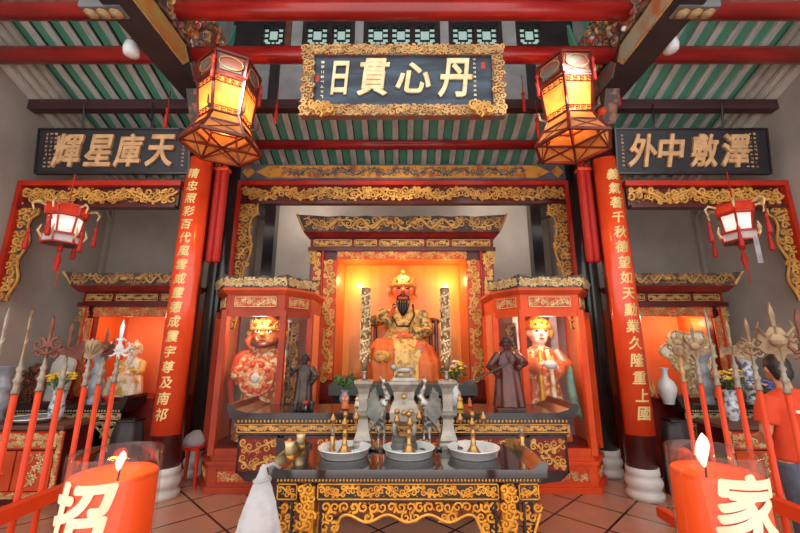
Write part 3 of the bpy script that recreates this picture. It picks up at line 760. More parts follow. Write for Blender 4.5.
# red pendants hanging by the plaque
for px, py in ((277, 104), (523, 92), (537, 118), (617, 86), (168, 108)):
    p = at(px, py, 4.25)
    q = MB(); q.tube([(0, 0, 0), (0, 0, .25)], .006, 4); q.lathe([(.012, 0), (.028, -.03), (.012, -.07), (.024, -.12), (.02, -.28), (.0, -.29)], 8)
    q.build('tassel_pendant', red_cloth, None, p, True, label={277: 'red silk pendant hanging left of the blue plaque', 523: 'red silk pendant hanging close to the right end of the blue plaque', 537: 'red silk pendant between the plaque and right lantern, lower one', 617: 'red silk pendant hanging right of the right big lantern', 168: 'red silk pendant hanging above the left sign board'}[px], cat='pendant')
# ------------------------------------------------------------------ figures
def lerp3(a, b, t): return tuple(a[i] + (b[i] - a[i]) * t for i in range(3))
def add_hand(mb, w, d, S, side, curl=.6, up=(0, 0, 1)):
    """palm, four unequal bent fingers and a thumb leaving the side of the palm; w wrist, d direction"""
    d = Vector(d).normalized(); w = Vector(w); n = Vector(up); n = (n - d * n.dot(d)).normalized(); x = d.cross(n) * side
    L = .06 * S
    mb.tube([w, w + d * L * .5, w + d * L], [.018 * S, .024 * S, .021 * S], 8, flat=.6)
    for i, ln in enumerate((.85, 1.0, .95, .72)):
        b = w + d * L * .9 + x * (.015 - .010 * i) * S
        k = b + d * L * .45 * ln; t = k + (d * math.cos(curl) - n * math.sin(curl)) * L * .4 * ln; e = t + (d * math.cos(curl * 2) - n * math.sin(curl * 2)) * L * .3 * ln
        mb.tube([b, k, t, e], [.0068 * S, .0066 * S, .006 * S, .005 * S], 6)
    b = w + d * L * .3 + x * .018 * S
    mb.tube([b, b + (d * .5 + x * .8).normalized() * L * .4, b + (d * .9 + x * .5 - n * .3).normalized() * L * .72], [.009 * S, .0075 * S, .0055 * S], 6)
def figure(root, S, pose, m, hands, sh=None, head=None, hr=None, skirt=.2, folds=11, beard=0, elbow_out=.07, belly=1, vox=.012):
    """m: skin, robe, sleeve, beard materials. Body one continuous surface; clothing and hair are children."""
    P = lambda q: (q[0] * S, q[1] * S, q[2] * S)
    seated = pose == 'seated'
    sh = sh or (.58 if seated else .79); hd = head or (.73 if seated else .90); hr = hr or ((.08, .088, .1) if seated else (.056, .064, .076))
    hip = .3 if seated else .5; sw = .17 if seated else .125
    B = MB()
    B.rings([P((0, 0, hip - .05)) + (.09 * S, .07 * S), P((0, 0, (hip + sh) / 2)) + (.1 * S * belly, .075 * S), P((0, 0, sh - .04)) + (sw * .9 * S, .07 * S), P((0, 0, sh + .01)) + (sw * .5 * S, .05 * S)], 14)
    B.tube([P((0, .005, sh - .03)), P((0, -.005, hd - hr[2] * .4))], hr[0] * .62 * S, 10)
    B.ball(P((0, -.01, hd + hr[2] * .08)), (hr[0] * S, hr[1] * S, hr[2] * S * .94), seg=16, nr=12)
    B.ball(P((0, -.01 - hr[1] * .3, hd - hr[2] * .5)), (hr[0] * .72 * S, hr[1] * .6 * S, hr[2] * .5 * S), seg=12, nr=8)
    B.tube([P((0, -.01 - hr[1] * .98, hd + hr[2] * .22)), P((0, -.01 - hr[1] * 1.2, hd - hr[2] * .14))], [hr[0] * .1 * S, hr[0] * .22 * S], 6)
    for s in (-1, 1): B.ball(P((s * hr[0] * 1.0, .0, hd + .0)), (hr[0] * .16 * S, hr[0] * .3 * S, hr[2] * .32 * S), seg=8, nr=6)
    arms = []
    for s in (-1, 1):
        h = hands[0] if s < 0 else hands[1]
        a = (s * sw, 0, sh - .03); hand = h[:3]; d = h[3:6] if len(h) > 3 else (0, -1, 0)
        e = lerp3(a, hand, .5); e = (e[0] + s * elbow_out, e[1] + .03, min(a[2], e[2]) - .06)
        arms.append((s, a, e, hand)); B.tube([P(a), P(lerp3(a, e, .5)), P(e), P(lerp3(e, hand, .5)), P(hand)], [.04 * S, .036 * S, .03 * S, .027 * S, .02 * S], 8)
        add_hand(B, P(hand), d, S * (1.15 if seated else .85), s)
    for s in (-1, 1):
        if seated:
            B.tube([P((s * .07, -.02, .28)), P((s * .16, -.27, .27)), P((s * .16, -.28, .06)), P((s * .17, -.36, .03))], [.08 * S, .06 * S, .04 * S, .035 * S], 8)
        else:
            B.tube([P((s * .05, 0, .5)), P((s * .06, -.005, .28)), P((s * .06, .01, .05)), P((s * .065, -.06, .02))], [.07 * S, .05 * S, .033 * S, .025 * S], 8)
    B.fuse('body', m[0], root, vox * .8 * S, 2)
    Q = MB()
    if seated:
        Q.rings([P((0, -.16, .0)) + (skirt * 1.5 * S, .22 * S), P((0, -.15, .14)) + (skirt * 1.42 * S, .21 * S), P((0, -.14, .26)) + (skirt * 1.3 * S, .2 * S), P((0, -.08, .335)) + (skirt * S, .16 * S), P((0, -.01, .40)) + (.145 * S * belly, .11 * S)], 44, folds, .05)
        Q.rings([P((0, 0, .3)) + (.14 * S * belly, .11 * S), P((0, -.005, .42)) + (.15 * S * belly, .115 * S), P((0, 0, sh - .06)) + (sw * 1.12 * S, .1 * S), P((0, 0, sh + .005)) + (sw * .8 * S, .07 * S), P((0, 0, sh + .03)) + (.06 * S, .05 * S)], 24)
    else:
        Q.rings([P((0, 0, .03)) + (skirt * .95 * S, skirt * .8 * S), P((0, 0, .2)) + (skirt * .85 * S, skirt * .68 * S), P((0, 0, .45)) + (.13 * S * belly, .1 * S), P((0, 0, .56)) + (.115 * S * belly, .09 * S)], 44, folds, .07)
        Q.rings([P((0, 0, .5)) + (.12 * S * belly, .095 * S), P((0, -.005, .62)) + (.125 * S * belly, .095 * S), P((0, 0, sh - .05)) + (sw * 1.12 * S, .085 * S), P((0, 0, sh + .005)) + (sw * .8 * S, .06 * S), P((0, 0, sh + .03)) + (.045 * S, .045 * S)], 24)
    Q.fuse('robe', m[1], root, vox * S, 2)
    for s, a, e, hand in arms:
        k = lerp3(e, hand, .86); dr = (k[0], k[1] + .02, k[2] - .09)
        Q = MB(); Q.tube([P(a), P(lerp3(a, e, .5)), P(e), P(lerp3(e, hand, .5)), P(k)], [.062 * S, .06 * S, .058 * S, .062 * S, .066 * S], 12)
        Q.tube([P(lerp3(e, hand, .4)), P(lerp3(k, dr, .5)), P(dr)], [.05 * S, .045 * S, .03 * S], 10)
        Q.fuse('sleeve', m[2], root, vox * S, 2)
    f = -.01 - hr[1]
    for s in (-1, 1):
        MB().ball(P((s * hr[0] * .4, f * .93, hd + hr[2] * .14)), (hr[0] * .2 * S, hr[0] * .1 * S, hr[2] * .07 * S), seg=8, nr=6).build('eye', eye_mat, root, smooth=True)
        MB().tube([P((s * hr[0] * .16, f * .97, hd + hr[2] * .27)), P((s * hr[0] * .45, f * .93, hd + hr[2] * .38)), P((s * hr[0] * .72, f * .78, hd + hr[2] * .34))], hr[0] * .06 * S, 5).build('eyebrow', eye_mat, root)
    MB().ball(P((0, f * .99, hd - hr[2] * .45)), (hr[0] * .3 * S, hr[0] * .12 * S, hr[2] * .06 * S), seg=8, nr=6).build('mouth', red_deep, root, smooth=True)
    if beard:
        Q = MB()
        for x, l in ((-.5, .8), (-.25, .95), (0, 1.05), (.25, .95), (.5, .8)):
            x0 = x * hr[0]; z0 = hd - hr[2] * .72
            Q.tube([P((x0, f * (.98 if abs(x) < .6 else .75), z0)), P((x0 * .9, f * 1.12, z0 - beard * l * .4)), P((x0 * .7, f * 1.1, z0 - beard * l * .75)), P((x0 * .5, f * 1.05, z0 - beard * l))], [hr[0] * .10 * S, hr[0] * .14 * S, hr[0] * .11 * S, hr[0] * .03 * S], 8)
        for s in (-1, 1): Q.tube([P((s * hr[0] * .08, f * 1.06, hd - hr[2] * .34)), P((s * hr[0] * .5, f * 1.0, hd - hr[2] * .5)), P((s * hr[0] * .62, f * 1.0, hd - hr[2] * 1.0))], [hr[0] * .09 * S, hr[0] * .08 * S, hr[0] * .03 * S], 6)
        Q.build('beard', m[3], root, smooth=True)
    return P, hd, hr
def helmet(root, S, hd, hr, m, plume=None, jewel=red):
    q = MB(); k = S
    q.lathe([(hr[0] * 1.14 * k, hr[2] * .28 * k), (hr[0] * 1.2 * k, hr[2] * .5 * k), (hr[0] * 1.02 * k, hr[2] * .95 * k), (hr[0] * .6 * k, hr[2] * 1.25 * k), (hr[0] * .25 * k, hr[2] * 1.38 * k), (hr[0] * .2 * k, hr[2] * 1.52 * k), (hr[0] * .28 * k, hr[2] * 1.6 * k), (.004 * k, hr[2] * 1.75 * k)], 18, T(0, 0, hd * k) @ Matrix.Diagonal((1, 1.08, 1, 1)))
    rnd = random.Random(4)
    for i in range(20):
        a = PI * 1.5 + rnd.uniform(-1.4, 1.4); z = rnd.uniform(.45, 1.0); r = hr[0] * (1.2 - .25 * max(0, z - .6)) * k
        q.M = T(r * math.cos(a), r * math.sin(a) * 1.08, (hd + hr[2] * z) * k) @ R(a - PI * 1.5, 'Z'); spiral(q, 0, 0, hr[0] * .22 * k, 1, rnd.uniform(0, 6), hr[0] * .06 * k, 0, 1.1, 8); q.M = I4
    for s in (-1, 1):
        q.tube([(s * hr[0] * 1.1 * k, 0, (hd + hr[2] * .4) * k), (s * hr[0] * 1.35 * k, 0, (hd + hr[2] * .1) * k), (s * hr[0] * 1.25 * k, 0, (hd - hr[2] * .4) * k)], [hr[0] * .2 * k, hr[0] * .26 * k, hr[0] * .1 * k], 6)
    h = q.build('helmet', m, root, smooth=True)
    for x, z in ((0, .75), (-.5, .68), (.5, .68), (0, 1.2)):
        a = x * .9; MB().ball((hr[0] * 1.2 * k * math.sin(a), -hr[0] * 1.28 * k * math.cos(a) * (1 if z < 1 else .62), (hd + hr[2] * z) * k), hr[0] * .13 * k, seg=8, nr=6).build('jewel', jewel, h, smooth=True)
    return h

# ------------------------------------------------------------------ middle shrine
NX, NY = -.02, 6.2
def shrine(name, label, X, Y, zb, W, zt, open_w, open_t, crown_h, frieze_h, back_m, seed=1, depth=.95, panels=5, goldm=gold):
    """open-fronted shrine: posts, frieze, flaring crown, lined inside; W outer width, zt top of the crown"""
    root = thing(name, label, 'shrine', (X, Y, 0)); hw = W / 2; ow = open_w / 2
    cz = zt - crown_h; fz = cz - frieze_h - .14
    for s in (-1, 1):
        x0, x1 = sorted((s * ow, s * hw)); n = 2; t = (x1 - x0)
        MB().box(x0, x1, .02, .10, zb, fz).build('post_board', red_dark, root)
        a, b = (x0, x0 + t * .5) if s < 0 else (x1 - t * .5, x1)
        panel('carved_strip', root, a + t * .08, b - t * .05, zb + .05, fz - .03, 0, [red, goldm], seed, vertical=True, r=t * .05)
        a, b = (x0 + t * .52, x1) if s < 0 else (x0, x1 - t * .52)
        panel('carved_strip', root, a, b, zb + .02, fz - .16, -.02, [orange_red, goldm], seed + 3, vertical=True, r=t * .05)
        MB().tube([(s * (hw - t * .48), -.02, zb), (s * (hw - t * .48), -.02, fz)], .022, 6).build('moulding', red, root)
        q = MB(); x = s * (hw - .05)
        fill(q, lambda u, z: 1, x - .07, x + .07, fz - .22, fz + .05, .08, .018, 3, -.02); q.build('corner_bracket', goldm, root)
    panel('carved_lintel', root, -ow - t * .0, ow + t * .0, fz - .14, fz, -.02, [orange_red, goldm], seed + 1, r=.012)
    MB().box(-hw - .03, hw + .03, -.06, .12, fz, fz + .06).build('lower_cornice', red_dark, root)
    MB().box(-hw - .01, hw + .01, .0, .12, fz + .06, fz + .06 + frieze_h).build('frieze_board', red_deep, root)
    ws = [1.2, .7, 1.4, .7, 1.2][:panels] if panels == 5 else [1, 1.6, 1]; tot = sum(ws); g = .05; x = -hw + .05; av = 2 * hw - .1 - g * (len(ws) - 1)
    for i, w in enumerate(ws):
        w_ = av * w / tot; panel('frieze_panel', root, x, x + w_, fz + .085, fz + .035 + frieze_h, -.012, [red_dark, goldm, goldm], seed + i, rim=.016, r=.011); x += w_ + g
    MB().slab([(-hw - .04, -.07), (hw + .04, -.07), (hw + .04, .2), (-hw - .04, .2)], cz - .08, cz, [(-hw - .11, -.14), (hw + .11, -.14), (hw + .11, .2), (-hw - .11, .2)]).build('upper_cornice', red_deep, root)
    q = MB(); q.M = T(0, -.13, cz) @ R(.16, 'X'); e = hw + .1; up = .11
    prof = [(-e, 0), (e, 0), (e + up, crown_h * .98)] + [(e * (1 - 2 * k / 16), crown_h * (.86 + .06 * (k % 2))) for k in range(1, 16)] + [(-e - up, crown_h * .98)]
    q.mat(0).prism(prof, .0, .03); q.mat(1)
    vine(q, -e, .02, 2 * e, crown_h * .82, crown_h * .055, seed + 7, -.01)
    for s in (-1, 1):                          # dragons facing the pearl
        pts = [(s * (e * (.12 + .86 * k / 24)), -.03, crown_h * (.45 + .26 * math.sin(k * .95))) for k in range(25)]
        q.tube(pts, [crown_h * (.10 - .003 * k) for k in range(25)], 6); q.ball((s * e * .12, -.04, crown_h * .5), (.07, .04, crown_h * .16), seg=8, nr=6)
        q.tube([(s * e, -.01, .02), (s * (e + up), -.02, crown_h)], .02, 5)
    q.ball((0, -.035, crown_h * .5), crown_h * .14, seg=10, nr=6)
    q.build('crown', [carve_dark, goldm], root)
    # lining
    MB().box(-ow - .02, ow + .02, depth, depth + .04, zb, fz).build('back_board', back_m, root)
    for s in (-1, 1): MB().box(min(s * ow, s * (ow + .03)), max(s * ow, s * (ow + .03)), .1, depth, zb, fz).build('side_board', niche_side, root)
    MB().box(-ow, ow, .1, depth, fz - .03, fz).build('ceiling_board', niche_side, root)
    MB().box(-hw, hw, .0, depth + .04, .0, zb).build('plinth', red_deep, root)
    return root
shrine('shrine', 'tall middle shrine with flaring gilded crown and orange lacquered back', NX, NY, 1.12, 3.12, 3.86, 2.2, 3.1, .30, .17, niche_back)
lamp('POINT', (-.86, 6.85, 2.86), 8, 'ffc880', .04); lamp('POINT', (.84, 6.85, 2.86), 8, 'ffc880', .04); lamp('POINT', (0, 6.4, 2.9), 8, 'ffd8a0', .05)
for x in (-1.9, 1.9): lamp('POINT', (x, 6.3, 4.42), 16, 'fff0e0', .12)      # unseen fill lights added behind the frame head to brighten the recess wall
for x in (): MB().lathe([(.02, -.05), (.035, 0), (.02, .05), (.015, .12)], 10).build('niche_bulb', white_bulb, None, (x, 6.92, 2.92), True, label='small bulb high in the %s corner of the middle shrine' % ('left' if x < 0 else 'right'), cat='lamp')
for s, n in ((-1, 'left'), (1, 'right')):
    root = thing('bracket_post', 'black post with a bracket standing by the back wall, %s of the middle shrine' % n, 'post', (s * 2.56, 6.95, 0))
    MB().box(-.1, .1, -.1, .1, 0, 4.7).build('post', black, root)
    MB().prism([(0, 0), (-s * -.0, .9), (s * .42, .9), (s * .4, .72), (s * .12, .62)], -.05, .05).build('bracket', black, root, (0, 0, 3.45))

# deity
root = thing('deity_statue', 'large seated deity in gold robe, red face and long dark beard, inside the middle shrine', 'statue', (NX + .02, 6.72, 1.12))
S = 1.92; m = (skin_red, robe_gold, robe_green, eye_mat)
P, hd, hr = figure(root, S, 'seated', m, [(-.11, -.17, .55, .35, -.5, .75), (.06, -.20, .37, -1, -.25, .1)], sh=.62, head=.79, hr=(.098, .1, .122), skirt=.2, beard=.16, folds=13, elbow_out=.12, belly=1.1)
helmet(root, S, hd, hr, gold)
q = MB(); q.rings([P((-.17, -.30, .0)) + (.12 * S, .1 * S), P((-.18, -.30, .15)) + (.13 * S, .11 * S), P((-.17, -.27, .27)) + (.115 * S, .12 * S), P((-.16, -.2, .35)) + (.07 * S, .08 * S)], 30, 9, .08); q.fuse('orange_drape', robe_orange, root, .02, 2)
q = MB(); q.rings([P((.2, -.27, .0)) + (.12 * S, .1 * S), P((.2, -.27, .15)) + (.11 * S, .1 * S), P((.18, -.2, .29)) + (.07 * S, .08 * S)], 30, 9, .08); q.fuse('orange_drape', robe_orange, root, .02, 2)
q = MB(); q.ball(P((-.17, -.40, .2)), (.075 * S, .03 * S, .05 * S)); 
for k in range(9): spiral(q, (-.17 + .05 * math.cos(k * .7)) * S, (.2 + .035 * math.sin(k * .7)) * S, .03, 1, k, .008, -.44 * S, 1.1, 8)
q.build('knee_guard', gold, root, smooth=True)
q = MB(); q.ball(P((0, -.115, .47)), (.085 * S, .02 * S, .075 * S)); fill(q, lambda x, z: (x * x + (z - .47 * S) ** 2) < .022, -.15, .15, .47 * S - .15, .47 * S + .15, .07, .009, 3, -.135 * S); q.build('breast_plate', robe_gold, root, smooth=True)
q = MB(); q.tube([P((.12 * math.cos(a), -.02 - .115 * max(0, -math.sin(a)) * 1, .40)) for a in [PI + k * PI / 8 for k in range(9)]], .03, 6); q.build('belt', robe_orange, root, smooth=True)
q = MB(); q.tube([P((.1 * math.sin(a), -.1 - .01 * math.cos(a), .63 - .22 * math.sin(abs(a) if 0 else (a % PI)) )) for a in [k * PI / 10 for k in range(0, 1)]] + [P((-.09, -.09, .66)), P((-.10, -.13, .55)), P((-.05, -.14, .46)), P((.05, -.14, .46)), P((.10, -.13, .55)), P((.09, -.09, .66))], .016, 6); q.build('sash', eye_mat, root, smooth=True)
root = thing('throne', 'dark round-backed armchair behind the seated middle deity', 'chair', (NX + .02, 6.78, 1.12))
q = MB(); pts = [(.60 * math.cos(a), .28 * math.sin(a) - .08, .98 + .06 * math.sin(a)) for a in [-.25 + k * (PI + .5) / 20 for k in range(21)]]; q.tube(pts, .05, 8); q.build('arm_rail', dark_wood, root, smooth=True)
for s in (-1, 1):
    MB().tube([(s * .58, -.15, 0), (s * .58, -.15, .98)], .035, 8).build('post', dark_wood, root); MB().tube([(s * .5, .12, 0), (s * .5, .12, 1.0)], .035, 8).build('post', dark_wood, root)
MB().box(-.6, .6, -.2, .24, .0, .18).build('seat', dark_wood, root)
# flanking dark bench in front of the shrine plinth
root = thing('ledge_table', 'long grey-green stone ledge behind the altar table, under the middle shrine', 'table', (0, 5.75, 0))
MB().box(-1.05, 1.05, -.22, .22, .98, 1.13).build('top', grey_stone, root); MB().box(-1.0, 1.0, -.17, .2, 0, .98).build('body', black, root)
for x in (-.6, 0, .6): panel('front_panel', root, x - .26, x + .26, .62, .9, -.19, [red_dark, gold_old], 5, rim=.02)

# ------------------------------------------------------------------ glazed cabinets
def cabinet(X, label, pm):
    c = thing('glass_cabinet', label, 'cabinet', (X, 4.78, 0))
    fw, W, D, d1 = .37, .62, 1.0, .36       # half front width, half full width, depth, chamfer depth
    def plan(g): return [(-fw - g * .6, -g), (fw + g * .6, -g), (W + g, d1 - g * .3), (W + g, D), (-W - g, D), (-W - g, d1 - g * .3)]
    MB().slab(plan(.05), 0, .07).build('foot', pm, c)
    q = MB().slab(plan(.02), .07, .30); q.slab(plan(.045), .30, .34); q.slab(plan(.0), .34, .40); q.build('base', pm, c)
    MB().slab(plan(-.02), .4, .42).build('shelf', red_deep, c)
    def faces(): return [((-fw, 0), (fw, 0)), ((fw, 0), (W, d1)), ((-W, d1), (-fw, 0))]
    def fm(a, b, off=0):
        ang = math.atan2(b[1] - a[1], b[0] - a[0]); return T(a[0], a[1], 0) @ R(ang, 'Z') @ T(0, -off, 0), math.hypot(b[0] - a[0], b[1] - a[1])
    for a, b in faces():
        M, L = fm(a, b, .024); panel('base_panel', c, L * .12, L * .88, .11, .25, 0, [orange_red, gold_pale, pm], 4, rim=.014, r=.009, M=M)
        M, L = fm(a, b, .004); panel('frieze_panel', c, L * .14, L * .86, 2.14, 2.27, 0, [orange_red, gold_pale, gold_pale], 6, rim=.012, r=.009, M=M)
    pl = plan(0)
    for i, (x, y) in enumerate(pl):
        MB().box(x - .036, x + .036, y - .036 if y < .9 else y - .07, y + .036 if y < .9 else y, .4, 2.1).build('post', pm, c)
    for a, b in faces():
        M, L = fm(a, b)
        for za, zb_ in ((.40, .47), (2.02, 2.1)): q = MB(); q.M = M; q.box(.03, L - .03, -.02, .02, za, zb_); q.build('rail', pm, c)
        q = MB(); q.M = M; q.box(.03, L - .03, -.004, .004, .47, 2.02); q.build('glass_pane', glass, c)
    for s in (-1, 1):                          # side walls run back from the chamfers; pierced strip in the outer chamfer
        MB().box(min(s * W, s * (W - .02)), max(s * W, s * (W - .02)), d1, D, .4, 2.1).build('side_panel', niche_red, c)
        a, b = ((fw, 0), (W, d1)) if s > 0 else ((-W, d1), (-fw, 0)); M, L = fm(a, b, -.05)
        panel('carved_strip', c, L * .3, L * .68, .95, 1.95, 0, [carve_dark, gold_old], 9, vertical=True, r=.012, M=M)
    MB().box(-W, W, D - .03, D, .4, 2.1).build('back_panel', grey_panel, c)
    q = MB().slab(plan(.0), 2.1, 2.3); q.build('frieze', pm, c)
    q = MB().slab(plan(.01), 2.3, 2.35, plan(.06)); q.slab(plan(.06), 2.35, 2.38); q.build('cornice', orange_red, c)
    for a, b in (((-fw - .03, -.05), (fw + .03, -.05)), ((fw + .03, -.05), (W + .05, d1 - .03)), ((-W - .05, d1 - .03), (-fw - .03, -.05))):
        M, L = fm(a, b); q = MB(); q.M = M @ T(0, 0, 2.38) @ R(.14, 'X')
        q.mat(0).prism([(0, 0), (L, 0), (L + .03, .17)] + [(L * (1 - k / 8), .13 + .025 * (k % 2)) for k in range(1, 8)] + [(-.03, .17)], 0, .02); q.mat(1)
        vine(q, .0, .01, L, .13, .012, 3, -.008); vine(q, .0, .02, L, .11, .009, 5, -.02); q.build('crown_carving', [carve_dark, gold_pale], c)
    return c
cabinet(-1.88, 'red glazed cabinet left of the altar, holding a fierce armoured figure', cabinet_red)
cabinet(1.87, 'orange glazed cabinet right of the altar, holding a white-faced figure', vermilion)
for x in (-1.88, 1.87): lamp('POINT', (x, 4.93, 1.98), 9, 'ffe8c8', .1)
# figure in the left cabinet
root = thing('guardian_statue', 'fierce gold-faced armoured figure with a round disc inside the left cabinet', 'statue', (-1.89, 5.32, .42))
S = 1.5; P, hd, hr = figure(root, S, 'standing', (skin_gold, armour_mix, robe_mixed, eye_mat), [(-.18, -.13, .58, .3, -.8, .2), (.2, -.12, .56, -.3, -.8, .2)], hr=(.125, .115, .12), head=.93, skirt=.24, belly=1.4, elbow_out=.1)
h = helmet(root, S, hd, hr, gold)
q = MB()
for s in (-1, 1): q.tube([P((s * .08, 0, .99)), P((s * .13, 0, 1.05)), P((s * .12, 0, 1.10))], [.02 * S, .016 * S, .004 * S], 6)
q.build('horn', gold_old, h, smooth=True)
for s in (-1, 1):
    e = MB().ball(P((s * .05, -.118, .955)), (.03 * S, .012 * S, .02 * S)).build('bulging_eye', porcelain, root, smooth=True)
    MB().ball(P((s * .05, -.13, .955)), .009 * S).build('pupil', eye_mat, e, smooth=True)
    MB().tube([P((s * .045, -.118, .875)), P((s * .055, -.13, .90))], [.009 * S, .002 * S], 6).build('fang', porcelain, root, smooth=True)
    MB().tube([P((s * .12, -.03, .93)), P((s * .16, -.06, .87)), P((s * .13, -.08, .80))], [.02 * S, .03 * S, .006 * S], 8).build('side_whisker', orange_red, root, smooth=True)
MB().tube([P((-.1, -.1, .845)), P((0, -.125, .83)), P((.1, -.1, .845))], [.02 * S, .03 * S, .02 * S], 8).build('beard', dark_wood, root, smooth=True)
d = MB(); d.lathe([(.235, 0), (.24, .03), (.21, .045), (.2, .035), (.15, .04), (.14, .055), (.08, .055)], 30, T(0, -.27, .92 - .09) @ R(PI / 2, 'X')); d = d.build('round_disc', robe_mixed, root, smooth=True)
q = MB()
for k in range(10):
    a = k * PI / 5; q.ball((.17 * math.cos(a), -.315, .83 + .17 * math.sin(a)), (.035, .02, .035), seg=8, nr=5); 
q.build('disc_boss', orange_red, d, smooth=True)
q = MB()
for k in range(12):
    a = k * PI / 6; spiral(q, .11 * math.cos(a), .83 + .11 * math.sin(a), .03, 1, a, .008, -.32, 1.2, 8)
q.build('disc_scroll', gold_pale, d)
MB().ball((0, -.325, .83), (.06, .03, .06)).build('disc_centre', white_stone, d, smooth=True)
q = MB(); q.ball(P((0, -.12, .30)), (.1 * S, .04 * S, .12 * S)); q.build('apron_panel', robe_white, root, smooth=True)
for s in (-1, 1): MB().tube([P((s * .14, .0, .8)), P((s * .24, -.06, .72)), P((s * .26, -.1, .5)), P((s * .22, -.12, .25))], [.03 * S, .035 * S, .035 * S, .02 * S], 8).build('scarf', orange_red if s < 0 else teal_silk, root, smooth=True)
for s in (-1, 1): MB().prism([(0, 0), (.1, .0), (.1, .5), (.0, .52)], -.01, .01).build('banner', porcelain if s < 0 else grey_blue, root, (s * .25 - .05, .1, 1.1))
# figure in the right cabinet
root = thing('deity_statue', 'white-faced figure with golden hat and orange robe inside the right cabinet', 'statue', (1.87, 5.28, .42))
S = 1.52; P, hd, hr = figure(root, S, 'standing', (skin_white, robe_mixed, robe_orange, eye_mat), [(-.03, -.16, .66, .6, -.5, .4), (.07, -.17, .63, -.6, -.5, .4)], hr=(.092, .09, .11), head=.93, skirt=.23, belly=1.25, elbow_out=.12)
helmet(root, S, hd, hr, gold_amber)
for s in (-1, 1):
    MB().tube([P((s * .13, -.05, .78)), P((s * .2, -.12, .62)), P((s * .2, -.14, .45)), P((s * .23, -.15, .28)), P((s * .27, -.13, .2))], [.02 * S, .035 * S, .038 * S, .03 * S, .012 * S], 8).build('scarf', teal_silk, root, smooth=True)
    MB().tube([P((s * .03, -.1, .78)), P((s * .05, -.13, .6)), P((s * .05, -.14, .4)), P((s * .07, -.16, .2))], [.018 * S, .02 * S, .022 * S, .014 * S], 8).build('robe_border', gold_amber if s < 0 else robe_white, root, smooth=True)
MB().ball(P((.02, -.2, .655)), (.06 * S, .03 * S, .035 * S)).build('white_cuff', porcelain, root, smooth=True)
for s in (-1, 1): MB().box(-.05, .05, -.01, .01, 0, .6).build('banner', porcelain if s < 0 else grey_blue, root, (s * .26, .1, 1.05))

# ------------------------------------------------------------------ altar table
def altar_table(label, loc, X0, X1, D, ztop, legs, mats3, curl=.1, panels=True, name='altar_table'):
    t = thing(name, label, 'table', loc); b, g, r = mats3
    MB().box(X0, X1, 0, D, ztop - .05, ztop).build('table_top', b, t)
    for s, X in ((-1, X0), (1, X1)):
        if not curl: continue
        q = MB(); pr = [(-s * .02, -.05), (s * .01, -.03), (s * .045, curl * .8), (s * .03, curl * 1.1), (-s * .01, curl * 1.1), (-s * .04, curl * .5), (-s * .16, .002), (-s * .16, -.03)]
        q.prism(pr, -.01, D + .01, T(X, 0, ztop)); q.build('scrolled_end', b, t)
    # beads
    q = MB(); n = int((X1 - X0 - .1) / .035)
    q.mat(0).box(X0 + .04, X1 - .04, .03, D - .03, ztop - .10, ztop - .05); q.mat(1)
    for k in range(n): x = X0 + .05 + (X1 - X0 - .1) * (k + .5) / n; q.ball((x, .026, ztop - .075), (.012, .012, .016), seg=6, nr=4)
    q.build('beaded_moulding', [b, g], t)
    panel('carved_frieze', t, X0 + .05, X1 - .05, ztop - .18, ztop - .105, .05, [b, g, g], 3, rim=.012, r=.008)
    MB().box(X0 + .05, X1 - .05, .045, D - .04, ztop - .20, ztop - .18).build('waist_moulding', b, t)
    return t
AL = altar_table('long black and gilt altar table behind the offering table, carrying two statuettes', (0, 3.72, 0), -1.61, 1.60, .62, 1.028, None, (black, gold, red), .075)
for i, (a, b) in enumerate(((-1.54, -1.16), (-1.13, -.44), (-.41, .42), (.45, 1.14), (1.17, 1.53))):
    panel('carved_panel', AL, a, b, .46 if 0 < i < 4 else .50, .82, .06, [red_deep, gold, black], 11 + i, rim=.022, r=.012, rows=2)
for s in (-1, 1):
    for y in (.08, .54): MB().box(s * 1.14 - .035, s * 1.14 + .035, y - .035, y + .035, 0, .80).build('leg', black, AL)
    q = MB(); q.prism([(s * 1.17, .50), (s * 1.53, .50), (s * 1.45, .43), (s * 1.2, .4)], .06, .08); q.build('bracket', black, AL)
MB().box(-1.1, 1.1, .5, .52, .1, .8).build('back_board', red_dark, AL)

# ------------------------------------------------------------------ offering table
FT = thing('offering_table', 'black-topped gilt carved table in front with three pans on it', 'table', (.03, 2.46, 0))
zt = .9; hw = .83; D = .64
q = MB().box(-hw, hw, 0, D, zt - .045, zt); q.box(-hw, hw, -.012, .0, zt - .04, zt + .004); q.build('table_top', polished_black, FT)
for s in (-1, 1):
    q = MB(); q.prism([(0, 0), (s * .012, .04), (-s * .02, .055), (-s * .10, .0)], -.01, D, T(s * hw, 0, zt - .004)); q.build('raised_end', polished_black, FT)
q = MB(); q.mat(0).box(-hw + .03, hw - .03, .015, D - .02, zt - .075, zt - .045); q.mat(1)
for k in range(76): q.ball((-hw + .04 + (2 * hw - .08) * (k + .5) / 76, .014, zt - .06), (.007, .007, .009), seg=5, nr=4)
q.build('beaded_moulding', [black, gold_amber], FT)
lx = .60
def apron(x0, x1, z0, z1, seed, rows=1): 
    return panel('carved_apron', FT, x0, x1, z0, z1, .02, [black, gold_amber, gold_amber], seed, rim=.008, r=.0075, rows=rows)
apron(-lx + .06, lx - .06, zt - .165, zt - .078, 3); apron(-hw + .05, -lx - .06, zt - .165, zt - .078, 4); apron(lx + .06, hw - .05, zt - .165, zt - .078, 5)
MB().box(-hw + .05, hw - .05, .012, .03, zt - .178, zt - .165).build('apron_rail', black, FT)
